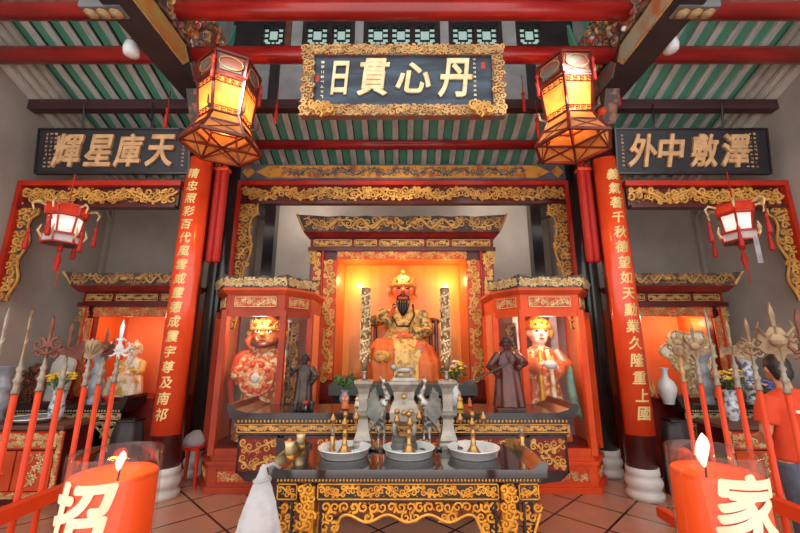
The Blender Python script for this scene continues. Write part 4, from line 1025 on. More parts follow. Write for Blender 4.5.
# pierced hanging apron with a scalloped lower edge
q = MB(); w2 = lx - .07
def low(x): t = abs(x) / w2; return zt - .18 - (.085 + .02 * math.cos(x * 26)) - (.30 * max(0, (t - .74) / .26) ** 1.2)
fill(q, lambda x, z: z > low(x) + .015, -w2, w2, zt - .60, zt - .18, .055, .0085, 8, .02)
q.tube([(x, .015, low(x)) for x in [-w2 + 2 * w2 * k / 48 for k in range(49)]], .008, 5)
q.build('pierced_apron', gold_amber, FT)
for s in (-1, 1):                             # outer wings, legs
    q = MB(); a, b = sorted((s * (lx + .06), s * (hw - .05)))
    def lo2(x): t = (abs(x) - lx - .06) / (hw - lx - .11); return zt - .60 + .36 * min(1, max(0, t)) ** .8
    fill(q, lambda x, z: z > lo2(x) + .01, a, b, zt - .60, zt - .18, .05, .0085, 6, .02)
    q.tube([(s * (lx + .06 + (hw - lx - .11) * k / 12), .015, lo2(lx + .06 + (hw - lx - .11) * k / 12)) for k in range(13)], .008, 5); q.build('pierced_wing', gold_amber, FT)
    for y in (.03, D - .08):
        leg = MB(); leg.tube([(s * lx, y + .03, zt - .1), (s * (lx - .005), y + .02, .55), (s * (lx + .02), y + .02, .25), (s * (lx + .05), y - .0, .06), (s * (lx + .06), y - .03, 0.02)], [.06, .055, .042, .036, .045], 4); L_ = leg.build('leg', gold_amber, FT)
        q = MB(); q.box(s * lx - .016, s * lx + .016, y - .045, y - .02, .3, zt - .33); L2 = q.build('leg_inlay', black, L_)
        q = MB(); fill(q, lambda x, z: 1, s * lx - .045, s * lx + .045, zt - .31, zt - .08, .05, .009, 2, y - .035); q.build('leg_carving', gold_amber, L_)
        MB().tube([(s * lx - .085, y - .01, zt - .17), (s * lx - .085, y - .01, zt - .40)], .012, 6).build('spindle', black, FT)
        MB().tube([(s * lx + .085, y - .01, zt - .17), (s * lx + .085, y - .01, zt - .40)], .012, 6).build('spindle', black, FT)
for s in (-1, 1): MB().box(s * (lx + .02) - .03, s * (lx + .02) + .03, .08, D - .1, zt - .16, zt - .08).build('side_rail', gold_amber, FT)
MB().box(-lx, lx, D - .1, D - .06, zt - .16, zt - .08).build('back_rail', gold_amber, FT)

# pans and brass lamps
pans = [(344, 'left'), (409, 'middle'), (474, 'right')]
pan0 = None; lmp0 = None
for px, n in pans:
    p = at(px, 462, 2.78); x = p.x
    lab = 'round aluminium pan at the %s of the offering table' % n
    if pan0 is None:
        pan0 = thing('offering_pan', lab, 'pan', (x, 2.78, .901), 0, 'pans on the offering table')
        MB().lathe([(.15, 0), (.155, .004), (.172, .05), (.176, .05), (.178, .056), (.170, .056), (.150, .008), (0.001, .008)], 40, cap=False).build('pan_body', alu, pan0, smooth=True)
        MB().tube([(.175 * math.cos(a), .175 * math.sin(a), .054) for a in [k * PI / 24 for k in range(49)]], .004, 6).build('rim', alu, pan0, smooth=True)
    else: dup(pan0, (x, 2.78, .901), lab)
    lab = 'branched brass oil lamp standing in the %s pan' % n
    if lmp0 is None:
        lmp0 = thing('oil_lamp', lab, 'lamp', (x, 2.78, .910), 0, 'brass lamps in the pans')
        MB().lathe([(.05, 0), (.052, .008), (.04, .022), (.026, .045), (.018, .06), (.022, .066), (.016, .072), (.016, .13), (.02, .135), (.016, .14), (.013, .17), (.022, .176), (.012, .182), (.008, .23)], 16).build('stem', brass, lmp0, smooth=True)
        for dx, dz, dy in ((-.085, .22, 0), (.075, .235, 0), (0, .20, -.03)):
            MB().tube([(0, 0, .17), (dx * .6, dy * .6, .165), (dx, dy, .18), (dx, dy, dz)], .004, 5).build('arm', brass, lmp0, smooth=True)
            MB().lathe([(.004, -.028), (.018, -.018), (.024, 0), (.018, .016), (.008, .022), (.01, .028), (.003, .04)], 12).build('oil_bowl', brass, lmp0, (dx, dy, dz), True)
        MB().ball((0, 0, .255), (.018, .018, .022)).build('top_bud', brass, lmp0, smooth=True)
    else: dup(lmp0, (x, 2.78, .910), lab, .25 if n == 'middle' else -.3)
# small holders and cup
for px, Y, n in ((332, 2.86, 'small pewter candle holder between the left pan and the middle pan'), (523, 2.86, 'small pewter candle holder near the right end of the offering table')):
    x = at(px, 455, Y).x; root = thing('candle_holder', n, 'candle holder', (x, Y, .901))
    MB().lathe([(.028, 0), (.024, .01), (.018, .04), (.022, .05), (.016, .06), (.02, .10), (.016, .105), (.012, .11)], 12).build('base', brass, root, smooth=True)
    MB().lathe([(.012, .11), (.012, .135), (.016, .14), (.006, .16)], 10).build('socket', pewter, root, smooth=True)
for px, Y, h, n in ((289, 2.66, .11, 'gold and white glass at the left end of the offering table'), (300, 2.95, .1, 'second gilt cup behind the gold and white glass')):
    x = at(px, 455, Y).x; root = thing('offering_cup', n, 'cup', (x, Y, .901)); MB().lathe([(.03, 0), (.032, .01), (.03, h * .3)], 12).build('foot', gold_amber, root, smooth=True)
    MB().lathe([(.03, h * .3), (.03, h * .8), (.033, h)], 12).build('cup', gold_pale, root, smooth=True)

# pewter set: two square candlesticks, burner, cranes
def candlestick(x, label, label2):
    Y = 2.98; root = thing('pewter_candlestick', label, 'candlestick', (x, Y, .901))
    q = MB(); pr = [(.095, 0), (.095, .03), (.08, .045), (.085, .06), (.06, .12), (.048, .2), (.052, .21), (.085, .235), (.088, .25), (.05, .262), (.045, .30), (.05, .38), (.06, .42), (.092, .455), (.095, .475), (.06, .48)]
    q.lathe([(r * 1.05, z) for r, z in pr], 4, ph=PI / 4); q.build('square_stand', pewter, root)
    for s in (-1, 1): MB().ball((s * .075, -.07, 0.012), (.025, .02, .014)).build('foot', pewter_dark, root, smooth=True)
    MB().lathe([(.02, .48), (.012, .5), (.012, .53), (.02, .54), (.02, .545), (.0, .55)], 12).build('spike', pewter, root, smooth=True)
    c = thing('dragon_candle', label2, 'candle', (x, Y, .901 + .545))
    MB().lathe([(.02, 0), (.022, .04), (.034, .06), (.034, .60), (.037, .61), (.037, .64), (.01, .645)], 14).build('candle_body', bronze, c, smooth=True)
    q = MB(); pts = [(.038 * math.cos(a), .038 * math.sin(a), .07 + .52 * k / 60) for k, a in [(k, k * .62) for k in range(61)]]; q.tube(pts, .007, 5); 
    rnd = random.Random(2)
    for k in range(170): a = rnd.uniform(0, 6.28); q.ball((.036 * math.cos(a), .036 * math.sin(a), rnd.uniform(.06, .6)), (.008, .008, .011), seg=5, nr=4)
    q.build('coiled_dragon', gold_pale, c)
candlestick(at(363, 440, 2.98).x, 'square pewter candlestick left of the incense burner', 'tall gilt dragon candle on the left pewter candlestick')
candlestick(at(448, 440, 2.98).x, 'square pewter candlestick right of the incense burner', 'tall gilt dragon candle on the right pewter candlestick')
bx = at(404, 440, 2.99).x
root = thing('incense_burner', 'square pewter incense burner in the middle of the offering table', 'incense burner', (bx, 2.97, .901))
q = MB(); q.lathe([(.135, 0), (.135, .04), (.12, .05), (.125, .085), (.1, .095)], 4, ph=PI / 4); q.build('plinth', pewter_dark, root)
for sx in (-1, 1):
    for sy in (-1, 1): MB().tube([(sx * .055, sy * .055, .09), (sx * .075, sy * .07, .14), (sx * .06, sy * .06, .2)], [.022, .018, .03], 8).build('leg', pewter, root, smooth=True)
q = MB(); q.lathe([(.08, .17), (.14, .20), (.15, .26), (.13, .31), (.10, .34), (.11, .40), (.14, .44), (.15, .455), (.15, .475), (.13, .48)], 4, ph=PI / 4); q.build('body', pewter, root)
q = MB(); q.lathe([(.13, .48), (.12, .50), (.06, .51)], 4, ph=PI / 4); lid = q.build('lid', pewter, root)
q = MB(); q.tube([(-.06, 0, .545), (0, 0, .555), (.055, 0, .55)], [.022, .026, .022], 8); q.ball((-.08, 0, .575), (.026, .022, .026)); 
for x in (-.055, .05):
    for y in (-.016, .016): q.tube([(x, y, .545), (x, y, .505)], .008, 5)
q.tube([(.06, 0, .555), (.085, 0, .58), (.08, 0, .60)], .008, 5); q.build('lion_finial', pewter, lid, smooth=True)
for x, z in ((0, .37), (-.05, .27), (.05, .27), (0, .26)):
    MB().ball((x, -.105 if z > .3 else -.11, z), (.02, .014, .02), seg=10, nr=6).build('brass_boss', brass, root, smooth=True)
def crane(s, label):
    x = bx + s * .155; root = thing('crane_figure', label, 'figurine', (x, 2.93, .901))
    q = MB()
    q.ball((s * .025, 0, .26), (.055, .055, .075)); q.tube([(s * .0, 0, .31), (-s * .035, 0, .37), (-s * .005, -.01, .43), (s * .0, -.01, .465)], [.045, .026, .018, .02], 10)
    q.ball((-s * .005, -.012, .475), (.028, .022, .022)); q.tube([(-s * .02, -.012, .47), (-s * .06, -.015, .455)], [.014, .004], 6); q.tube([(0, 0, .48), (s * .03, 0, .51)], [.012, .004], 6)
    for k in (-1, 1): q.tube([(s * .02 + k * .015, 0, .2), (s * .01 + k * .02, 0, .1), (k * .02 + s * .01, -.01, 0.02)], [.026, .011, .011], 6); q.tube([(k * .02 + s * .01, .0, .012), (k * .02 + s * .01, -.045, .008)], .008, 5)
    q.tube([(s * .04, .01, .22), (s * .09, .02, .16), (s * .11, .02, .1)], [.035, .025, .006], 8)
    q.fuse('body', pewter_mottled, root, .006, 2)
    for k in (-1, 1):
        w = MB(); w.prism([(-.01, .0), (.03, .07), (.06, .15), (.075, .12), (.085, .13), (.09, .08), (.105, .08), (.10, .02), (.11, -.02), (.09, -.05), (.05, -.09), (.01, -.05)], -.008, .008, T(s * .01, k * .05, .28) @ R(k * s * .3, 'Z') @ Matrix.Scale(s, 4, (1, 0, 0)))
        w.build('wing', pewter_dark, root)
    MB().lathe([(.06, 0), (.06, .012), (.04, .02)], 14).build('base', pewter_dark, root, (s * .01, 0, 0))
crane(-1, 'pewter crane on the left side of the incense burner'); crane(1, 'pewter crane on the right side of the incense burner')

# ------------------------------------------------------------------ things on the altar table
zA = 1.029
x = at(301, 413, 3.95).x
root = thing('guardian_statuette', 'dark bronze guardian statuette at the left of the altar table', 'statue', (x, 4.0, zA))
S = .53; P, hd, hr = figure(root, S, 'standing', (dark_bronze, dark_bronze, dark_bronze, dark_bronze), [(-.22, -.1, .7, -.2, -.3, .8), (.17, -.14, .52, .2, -.8, -.2)], hr=(.07, .075, .085), belly=1.2, skirt=.2, elbow_out=.1); helmet(root, S, hd, hr, dark_bronze, jewel=dark_bronze)
MB().tube([P((-.25, -.14, .3)), P((-.24, -.16, 1.12))], .008, 6).build('staff', dark_bronze, root)
MB().box(-.1, .1, -.08, .08, 0, .02).build('base', dark_bronze, root)
x = at(511, 413, 3.95).x
root = thing('general_statuette', 'red-brown carved wooden general statuette at the right of the altar table', 'statue', (x, 3.98, zA))
S = .70; P, hd, hr = figure(root, S, 'standing', (dark_wood, dark_wood, dark_wood, dark_wood), [(-.17, -.15, .52, -.3, -.8, -.2), (.1, -.16, .62, -.3, -.6, .5)], hr=(.07, .075, .085), belly=1.35, skirt=.24, beard=.2, elbow_out=.13, folds=9); helmet(root, S, hd, hr, dark_bronze, jewel=dark_wood)
MB().tube([P((-.52, -.25, .42)), P((.02, -.18, .66))], .012, 6).build('spear_shaft', dark_bronze, root)
MB().prism([(0, -.01), (-.1, -.035), (-.16, .0), (-.1, .02)], -.006, .006, T(*P((-.5, -.25, .43))) @ R(-.3, 'Y')).build('blade', dark_bronze, root)
MB().rings([(0, .02, .26, .08, .07), (0, .03, .38, .1, .08), (0, .03, .46, .08, .06)], 16).build('cape', dark_wood, root, smooth=True)
MB().box(-.14, .14, -.11, .11, 0, .02).build('base', dark_wood, root)
def small_deity(px, Y, h, m1, m2, label, z=zA, py=410):
    root = thing('deity_figurine', label, 'figurine', (at(px, py, Y).x, Y, z)); S = h / 1.1
    P, hd, hr = figure(root, S, 'standing', (skin_white, m1, m2, eye_mat), [(-.06, -.14, .6, .4, -.6, .2), (.06, -.14, .6, -.4, -.6, .2)], hr=(.085, .09, .1), skirt=.26, belly=1.4, vox=.02); helmet(root, S, hd, hr, m2)
small_deity(345, 3.95, .17, robe_orange, pink_petal, 'small orange and pink figurine beside the left pewter candlestick')
small_deity(357, 4.1, .13, robe_white, robe_mixed, 'smaller white and orange figurine behind the left pewter candlestick')
small_deity(460, 3.98, .15, yellow_petal, robe_orange, 'small yellow figurine beside the right pewter candlestick')
small_deity(470, 4.1, .10, robe_orange, robe_orange, 'tiny orange figurine right of the small yellow figurine')
def vase(x, y, z, prof, m, label, name='vase', band=None):
    root = thing(name, label, 'vase', (x, y, z)); MB().lathe(prof, 20, cap=False).build('vase_body', m, root, smooth=True)
    r0, z0 = prof[0]; MB().lathe([(r0 * 1.04, 0), (r0 * 1.08, z0 + .012)], 20).build('foot_ring', m, root)
    r1, z1 = prof[-1]; MB().tube([(r1 * math.cos(a), r1 * math.sin(a), z1) for a in [k * PI / 10 for k in range(21)]], .006, 5).build('lip', m, root)
    return root
def flowers(x, y, z, h, petals, label, n=16, spread=.1, name='flower_bunch', leaves=14, seed=1, fr=.028):
    root = thing(name, label, 'flowers', (x, y, z)); rnd = random.Random(seed); heads = []
    q = MB(); lv = MB()
    for k in range(n):
        a = rnd.uniform(0, 6.28); r = spread * math.sqrt(rnd.random()); hx, hy, hz = r * math.cos(a), r * math.sin(a), h * rnd.uniform(.55, 1)
        q.tube([(0, 0, -.05), (hx * .4, hy * .4, hz * .5), (hx, hy, hz)], .004, 4); heads.append((hx, hy, hz))
    for k in range(leaves):
        a = rnd.uniform(0, 6.28); r = spread * rnd.uniform(.3, 1.1); lv.gem((r * math.cos(a), r * math.sin(a), h * rnd.uniform(.2, .8)), .045, .01, .018, None, rnd.uniform(-1, 2))
    q.build('stems', leaf, root); lv.build('foliage', leaf, root)
    for k, hp in enumerate(heads):
        f = MB(); 
        for j in range(7):
            a = j * 2 * PI / 7; f.ball((fr * .6 * math.cos(a), fr * .6 * math.sin(a), 0), (fr * .5, fr * .5, fr * .3), seg=6, nr=4)
        f.ball((0, 0, fr * .15), fr * .5, seg=6, nr=4); f.build('blossom', petals[k % len(petals)], root, hp, True)
def pot(r, h): return [(r * .6, 0.01), (r, h * .35), (r * .9, h * .6), (r * .5, h * .82), (r * .6, h)]
vase(at(456, 410, 4.2).x, 4.2, zA, pot(.06, .22), blue_white, 'small vase of yellow and pink flowers on the altar table')
flowers(at(456, 410, 4.2).x, 4.2, zA + .22, .24, [yellow_petal, cream_petal, yellow_petal, pink_petal], 'bunch of yellow, cream and pink flowers right of the middle deity', 22, .13)
vase(at(344, 410, 4.2).x, 4.2, zA, pot(.055, .15), grey_blue, 'small grey vase of red and green sprigs on the altar table')
flowers(at(344, 410, 4.2).x, 4.2, zA + .15, .2, [red, orange_red], 'bunch of dark green sprigs with red buds left of the middle deity', 7, .1, leaves=34, seed=4, fr=.018)
for k in range(3):
    x = at(296 + 8 * k, 412, 3.86).x; root = thing('offering_cup', ('leftmost', 'middle', 'rightmost')[k] + ' of three small dark cups at the feet of the bronze statuette', 'cup', (x, 3.84, zA))
    MB().lathe([(.02, 0), (.018, .02), (.028, .07), (.03, .09)], 10).build('cup_body', dark_bronze, root, smooth=True)
root = thing('red_bud_vase', 'tiny vase with a red bud between bronze statuette and dark cups', 'vase', (at(306, 405, 3.8).x, 3.80, zA)); MB().lathe([(.012, 0), (.016, .03), (.008, .06)], 10).build('vase_body', pewter_dark, root, smooth=True); MB().ball((0, 0, .08), (.025, .02, .022)).build('bud', red, root, smooth=True)
# plastic bag tied to the table corner
root = thing('plastic_bag', 'white plastic bag hanging at the left end of the offering table', 'bag', (-.775, 2.27, .17))
q = MB(); rs = []
for z, rx, ry in ((0, .09, .08), (.04, .13, .11), (.2, .14, .12), (.40, .132, .105), (.52, .108, .085), (.62, .082, .06), (.70, .055, .042), (.76, .03, .024), (.82, .012, .012)):
    rs.append((0, 0, z, rx, ry))
q.rings(rs, 36, 9, .07); q.fuse('bag_body', bag_film, root, .014, 2)
MB().tube([(0, 0, .74), (.0, .03, .79), (.02, .1, .79), (.04, .19, .74)], [.012, .009, .009, .009], 6).build('handle', bag_film, root, smooth=True)
MB().tube([(.045 * math.cos(k * .8), .03 * math.sin(k * .8), .735 + .01 * math.sin(k)) for k in range(9)], .008, 6).build('knot', bag_film, root, smooth=True)
# ------------------------------------------------------------------ side altars
for s, n, xs in ((-1, 'left', -3.84), (1, 'right', 3.84)):
    shrine('shrine', 'smaller shrine with gilded crown and orange-red back in the %s bay' % n, xs, 5.40, .96, 1.56, 2.70, 1.18, 2.12, .20, .15, niche_red, seed=20, depth=.7, panels=3, goldm=gold_old)
    lamp('POINT', (xs + .45, 5.75, 2.0), 2.5, 'ffd8a0', .04); lamp('POINT', (xs - .2, 5.55, 2.05), 2, 'ffd8b0', .08)
    t = altar_table('black and gilt altar table in front of the %s shrine' % n, (s * 4.27, 4.98, 0), -.76, .76, .36, .93, None, (black, gold_pale, red), .1)
    panel('carved_panel', t, -.7, .7, .66, .73, .05, [black, gold_pale], 4, r=.008)
    for q_ in (-1, 1):
        o = MB(); fill(o, lambda x, z: (abs(x) - .42) / .28 > (.66 - z) / .36 * 1.0, *(sorted((q_ * .4, q_ * .7))), .32, .66, .075, .012, 3, .05)
        o.tube([(q_ * .7, .05, .34), (q_ * .6, .05, .5), (q_ * .42, .05, .66)], .012, 5); o.build('pierced_bracket', gold_pale, t)
        for y in (.06, .3): MB().box(q_ * .71 - .03, q_ * .71 + .03, y - .03, y + .03, 0, .75).build('leg', black, t)
    MB().box(-.7, .7, .28, .3, .1, .74).build('back_board', black, t)
# red carved tables before them
def red_table(label, X0, X1, s):
    t = thing('carved_table', label, 'table', (0, 4.42, 0)); zt = .79
    MB().box(X0 - .02, X1 + .02, -.02, .46, zt - .04, zt).build('table_top', brown_wood, t)
    MB().box(X0, X1, .0, .44, .06, zt - .04).build('body', red_dark, t)
    panel('carved_frieze', t, X0 + .02, X1 - .02, zt - .24, zt - .06, -.012, [orange_red, gold_pale, red], 4, rim=.014, r=.011, rows=2)
    w = X1 - X0; 
    for k in range(3):
        a = X0 + .04 + (w - .08) * k / 3; b = X0 + .04 + (w - .08) * (k + 1) / 3
        q = MB(); q.mat(0).box(a + .01, b - .01, -.012, .0, .14, zt - .26); q.mat(1)
        cx = (a + b) / 2; pts = [(cx - .06 + .05 * math.sin(j * .9), -.016, .17 + .33 * j / 10) for j in range(11)]; q.tube(pts, .008, 4)
        rnd = random.Random(k)
        for j in range(9):
            c = (cx + rnd.uniform(-.1, .1), -.016, rnd.uniform(.18, .48))
            for i in range(5): a_ = i * 1.257; q.gem((c[0] + .022 * math.cos(a_), c[1], c[2] + .022 * math.sin(a_)), .022, .01, .012, None, a_)
        q.build('flower_panel', [orange_red, gold_pale], t)
    edge = X1 if s < 0 else X0
    panel('carved_stile', t, edge - .03, edge + .03, .1, zt - .06, -.02, [orange_red, gold_pale], 2, vertical=True, r=.008)
    panel('carved_plinth', t, X0, X1, .06, .13, -.014, [orange_red, gold_pale], 7, r=.007)
    MB().box(X0, X1, .0, .44, 0, .06).build('foot', red_dark, t)
    return t
red_table('red carved table with gilt flower panels at the left edge, behind the spear rack', -5.05, -3.74, -1)
red_table('red carved table with gilt flower panels at the right edge, behind the person', 3.56, 5.05, 1)
zr, zb = .791, .931
# left bay: deity, urns, plaque, flowers, tray
def seated_small(x, y, z, h, label, m, hat, rz=0):
    root = thing('deity_statue', label, 'statue', (x, y, z), rz); S = h / 1.08
    P, hd, hr = figure(root, S, 'seated', m, [(-.08, -.2, .45, .4, -.6, .2), (.1, -.22, .36, -.4, -.6, .1)], hr=(.085, .09, .11), belly=1.2, beard=.18, vox=.014); helmet(root, S, hd, hr, hat)
    return root
seated_small(-3.98, 5.72, .97, .92, 'white-bearded seated deity in white and gold robe in the left shrine', (skin_white, robe_white, robe_gold, porcelain), robe_white)
seated_small(3.35, 5.72, .97, .82, 'golden seated deity partly behind the right couplet board in the right shrine', (skin_gold, robe_gold, robe_gold, gold_amber), gold_amber)
root = thing('cloud_screen', 'cloud-shaped gilded carved screen standing in the right shrine', 'screen', (4.06, 5.45, .97))
def cloud(a): return .36 * (1 + .13 * math.cos(6 * a) + .05 * math.cos(2 * a))
q = MB(); out = [(cloud(k * PI / 24) * 1.0 * math.cos(k * PI / 24), .62 + cloud(k * PI / 24) * .8 * math.sin(k * PI / 24)) for k in range(48)]
q.mat(0).prism(out, 0, .04); q.mat(1); q.tube([(x, -.01, z) for x, z in out + out[:1]], .016, 5); fill(q, lambda x, z: math.hypot(x, (z - .62) / .8) < .32, -.36, .36, .3, .95, .13, .018, 4, -.01); q.build('cloud_panel', [robe_white, gold_pale], root)
q = MB(); q.mat(0).box(-.16, .16, 0, .04, 0.03, .36); q.mat(1); fill(q, lambda x, z: 1, -.16, .16, .03, .36, .1, .015, 6, -.01); q.build('stem_panel', [robe_white, gold_pale], root)
MB().box(-.22, .22, -.08, .12, 0, .04).build('foot', gold_old, root)
urn = [(.07, .01), (.09, .03), (.06, .08), (.07, .12), (.10, .2), (.085, .28), (.06, .33), (.09, .38), (.085, .41), (.055, .46), (.06, .52), (.1, .58), (.11, .62)]
def atx(px, y): return at(px, 390, y).x
vase(-4.72, 4.62, zr, urn, grey_blue, 'tall grey-blue urn at the far left on the red table')
vase(atx(95, 5.08), 5.08, zb, urn, grey_blue, 'tall grey-blue urn on the black altar beside the left shrine post')
vase(atx(706, 5.08), 5.08, zb, urn, grey_blue, 'tall grey-blue urn on the black altar in the right bay')
vase(atx(752, 5.05), 5.05, zb, [(r * 1.0, z * .95) for r, z in urn], blue_white, 'tall pale blue and white urn on the right black altar, near the person')
vase(atx(667, 5.06), 5.06, zb, [(r * .85, z * .85) for r, z in [(.07, .01), (.08, .03), (.12, .15), (.135, .24), (.11, .32), (.05, .38), (.04, .44), (.05, .5), (.06, .52)]], porcelain, 'white bottle vase with a grey picture beside the right couplet board')
root = thing('round_plaque', 'pale upright plaque leaning on the left black altar among the spears', 'plaque', (atx(53, 5.1), 5.12, zb))
MB().prism([(-.13, 0), (.13, 0), (.16, .5), (.1, .62), (-.06, .62), (-.14, .5)], 0, .04, R(-.1, 'X')).build('plate', mirror_grey, root); MB().box(-.16, .16, -.05, .1, 0, .03).build('stand', dark_wood, root)
root = thing('carved_figure', 'dark bronze carved incense figure left of the pale upright plaque', 'figurine', (atx(32, 5.05), 5.08, zb))
q = MB(); rnd = random.Random(3); q.rings([(0, 0, 0, .1, .08), (0, 0, .2, .12, .09), (0, 0, .4, .1, .08), (0, 0, .5, .04, .04)], 16)
for k in range(26): spiral(q, rnd.uniform(-.1, .1), rnd.uniform(.03, .46), .05, 1, k, .014, -.09, 1.1, 8)
q.build('figure_body', bronze_red, root, smooth=True); MB().lathe([(.12, 0), (.13, .015), (.1, .03)], 14).build('base', dark_bronze, root)
root = thing('oval_tray', 'blue and silver oval tray on the left red table', 'tray', (-4.28, 4.64, zr)); MB().lathe([(.14, 0), (.2, .02), (.24, .05), (.245, .055), (.2, .03), (.0, .015)], 28, cap=False).build('tray_dish', grey_blue, root, smooth=True); MB().tube([(.24 * math.cos(a), .24 * math.sin(a), .053) for a in [k * PI / 18 for k in range(37)]], .008, 5).build('rim', alu, root)
vase(-4.12, 4.72, zr, [(.05, .01), (.07, .05), (.08, .14), (.065, .22), (.06, .3), (.08, .34)], blue_white, 'blue and white vase of yellow flowers on the left red table')
flowers(-4.12, 4.72, zr + .34, .2, [yellow_petal], 'bunch of yellow flowers on the left red table', 18, .13, seed=3, fr=.035)
vase(atx(727, 4.75), 4.72, zr, [(.05, .01), (.07, .05), (.08, .14), (.065, .22), (.06, .3), (.08, .34)], blue_white, 'blue and white vase of yellow flowers in the right bay')
flowers(atx(727, 4.75), 4.72, zr + .34, .24, [yellow_petal, yellow_petal, cream_petal], 'bunch of yellow flowers behind the spears in the right bay', 20, .14, seed=5, fr=.035)
vase(4.30, 4.66, zr, pot(.07, .2), grey_blue, 'small grey vase of blue flowers in the right bay')
flowers(4.30, 4.66, zr + .2, .26, [blue_petal, blue_petal, pink_petal], 'bunch of blue flowers behind the person in the right bay', 16, .13, seed=6, fr=.035)
for k, (px, y, zz) in enumerate(((684, 5.2, zb), (110, 5.05, zb))):
    root = thing('offering_cup', 'low red offering cup on the %s black altar' % ('right', 'left')[k], 'cup', (atx(px, y), y, zz)); MB().lathe([(.03, 0), (.02, .03), (.05, .07), (.055, .1)], 12).build('cup_body', red, root, smooth=True)
# dark box-like chest in the shade behind each front column
for s, n in ((-1, 'left'), (1, 'right')):
    root = thing('cloth_stand', 'low stand under a dark cloth beside the %s front column' % n, 'stand', (s * 3.22, 4.72, 0))
    q = MB(); q.rings([(0, 0, 0, .2, .17), (0, 0, .3, .19, .15), (0, 0, .62, .17, .13), (0, 0, .78, .14, .11), (0, 0, .8, .05, .05)], 30, 7, .06); q.build('cloth_cover', black_wood, root, smooth=True)
    MB().box(-.12, .12, -.1, .1, .79, .81).build('stand_top', black, root)
root = thing('plastic_stool', 'red plastic stool between the left columns with a white bag on it', 'stool', (-2.60, 5.03, 0))
MB().slab([(-.13, -.13), (.13, -.13), (.13, .13), (-.13, .13)], .42, .45).build('seat', red_plastic, root)
for x in (-1, 1):
    for y in (-1, 1): MB().tube([(x * .11, y * .11, .42), (x * .14, y * .14, 0)], [.025, .02], 4).build('leg', red_plastic, root)
q = MB(); q.rings([(0, 0, 0, .11, .1), (0, 0, .05, .13, .12), (0, 0, .12, .09, .09), (.02, 0, .17, .04, .04)], 24, 7, .06); q.build('plastic_bag', bag_film, None, (-2.60, 5.03, .451), True, label='small crumpled white bag on the red plastic stool', cat='bag')

# ------------------------------------------------------------------ racks of ceremonial weapons
def rack(s, n):
    X = s * 2.06; root = thing('weapon_rack', 'red rail rack holding the row of ceremonial weapons on the %s' % n, 'rack', (X, 0, 0))
    for z in (.77, .34): MB().box(-.03, .03, 1.3, 3.0 if z > .5 else 3.36, z - .035, z + .035).build('rail', pole_red, root)
    for y in (1.33, 2.97):
        p = MB().box(-.035, .035, y - .035, y + .035, 0, .84).build('post', pole_red, root); MB().ball((0, y, .86), .045, seg=10, nr=6).build('knob', pole_red, p, smooth=True)
    MB().box(-.05 + s * .06, .05 + s * .06, 1.3, 3.34, 0.0, .05).build('foot_rail', pole_red, root)
rack(-1, 'left'); rack(1, 'right')
def sym(pts): return pts + [(-x, z) for x, z in reversed(pts) if x > 1e-6]
def head_shape(q, kind):
    t = .007
    def pr(p): q.prism(p, -t, t)
    tip = sym([(0, .34), (.014, .27), (.008, .2), (.008, .0)])
    if kind == 'spear': q.tube([(0, 0, 0), (0, 0, .2), (0, 0, .36), (0, 0, .44)], [.012, .010, .014, .002], 6); q.tube([(.012 * math.cos(k), .012 * math.sin(k), .05 + .02 * k) for k in range(12)], .004, 4)
    elif kind == 'scroll':
        pr(tip); 
        for m_ in (-1, 1):
            spiral(q, m_ * .06, .13, .05, m_, PI / 2, .011, 0, 1.3, 14); spiral(q, m_ * .045, .06, .03, -m_, 0, .009, 0, 1.2, 10); q.tube([(0, 0, .05), (m_ * .06, 0, .08), (m_ * .1, 0, .06)], [.014, .012, .004], 5)
        q.ball((0, 0, .12), (.03, .014, .03), seg=10, nr=6)
    elif kind == 'dragon':
        pr(sym([(0, .2), (.03, .19), (.05, .16), (.085, .165), (.1, .13), (.075, .11), (.1, .08), (.07, .05), (.03, .045), (.012, .0)])); pr(tip)
        q.ball((0, -.008, .12), (.045, .02, .04), seg=10, nr=6)
        for m_ in (-1, 1): q.tube([(m_ * .05, -.005, .14), (m_ * .09, -.01, .19), (m_ * .075, -.01, .23)], [.012, .009, .003], 5)
    elif kind == 'fan':
        pr([(0, .0)] + [((.10 + .02 * (k % 2)) * math.cos(a), .05 + (.14 + .02 * (k % 2)) * math.sin(a)) for k, a in [(k, .1 + k * (PI - .2) / 14) for k in range(15)]])
        for k in range(5): a = .5 + k * .53; q.tube([(0, -.008, .04), (.09 * math.cos(a), -.009, .05 + .12 * math.sin(a))], .005, 4)
    elif kind == 'axe':
        pr([(.0, .04), (.06, .02), (.12, -.0), (.13, .08), (.12, .17), (.06, .13), (0, .12)]); pr([(0, .05), (-.05, .05), (-.09, .02), (-.08, .1), (-.04, .11), (0, .1)]); pr(tip)
    elif kind == 'trident':
        pr(sym([(0, .36), (.018, .29), (.012, .2), (.012, .0)]))
        for m_ in (-1, 1):
            q.tube([(0, 0, .08), (m_ * .05, 0, .07), (m_ * .085, 0, .11), (m_ * .07, 0, .15), (m_ * .05, 0, .13)], [.014, .016, .014, .01, .004], 6, flat=.6)
            q.tube([(0, 0, .16), (m_ * .03, 0, .18), (m_ * .05, 0, .16)], [.012, .01, .003], 5); q.tube([(m_ * .01, 0, .06), (m_ * .06, 0, .03), (m_ * .10, 0, .05)], [.012, .012, .003], 5, flat=.6)
        q.ball((0, 0, .1), (.035, .016, .04), seg=10, nr=6)
    elif kind == 'gourd':
        q.ball((0, 0, .08), (.06, .02, .06), seg=12, nr=8); q.ball((0, 0, .16), (.035, .016, .035), seg=10, nr=6); q.tube([(0, 0, .18), (0, 0, .28)], [.01, .003], 5)
        for m_ in (-1, 1): spiral(q, m_ * .07, .12, .035, m_, 0, .009, 0, 1.2, 10)
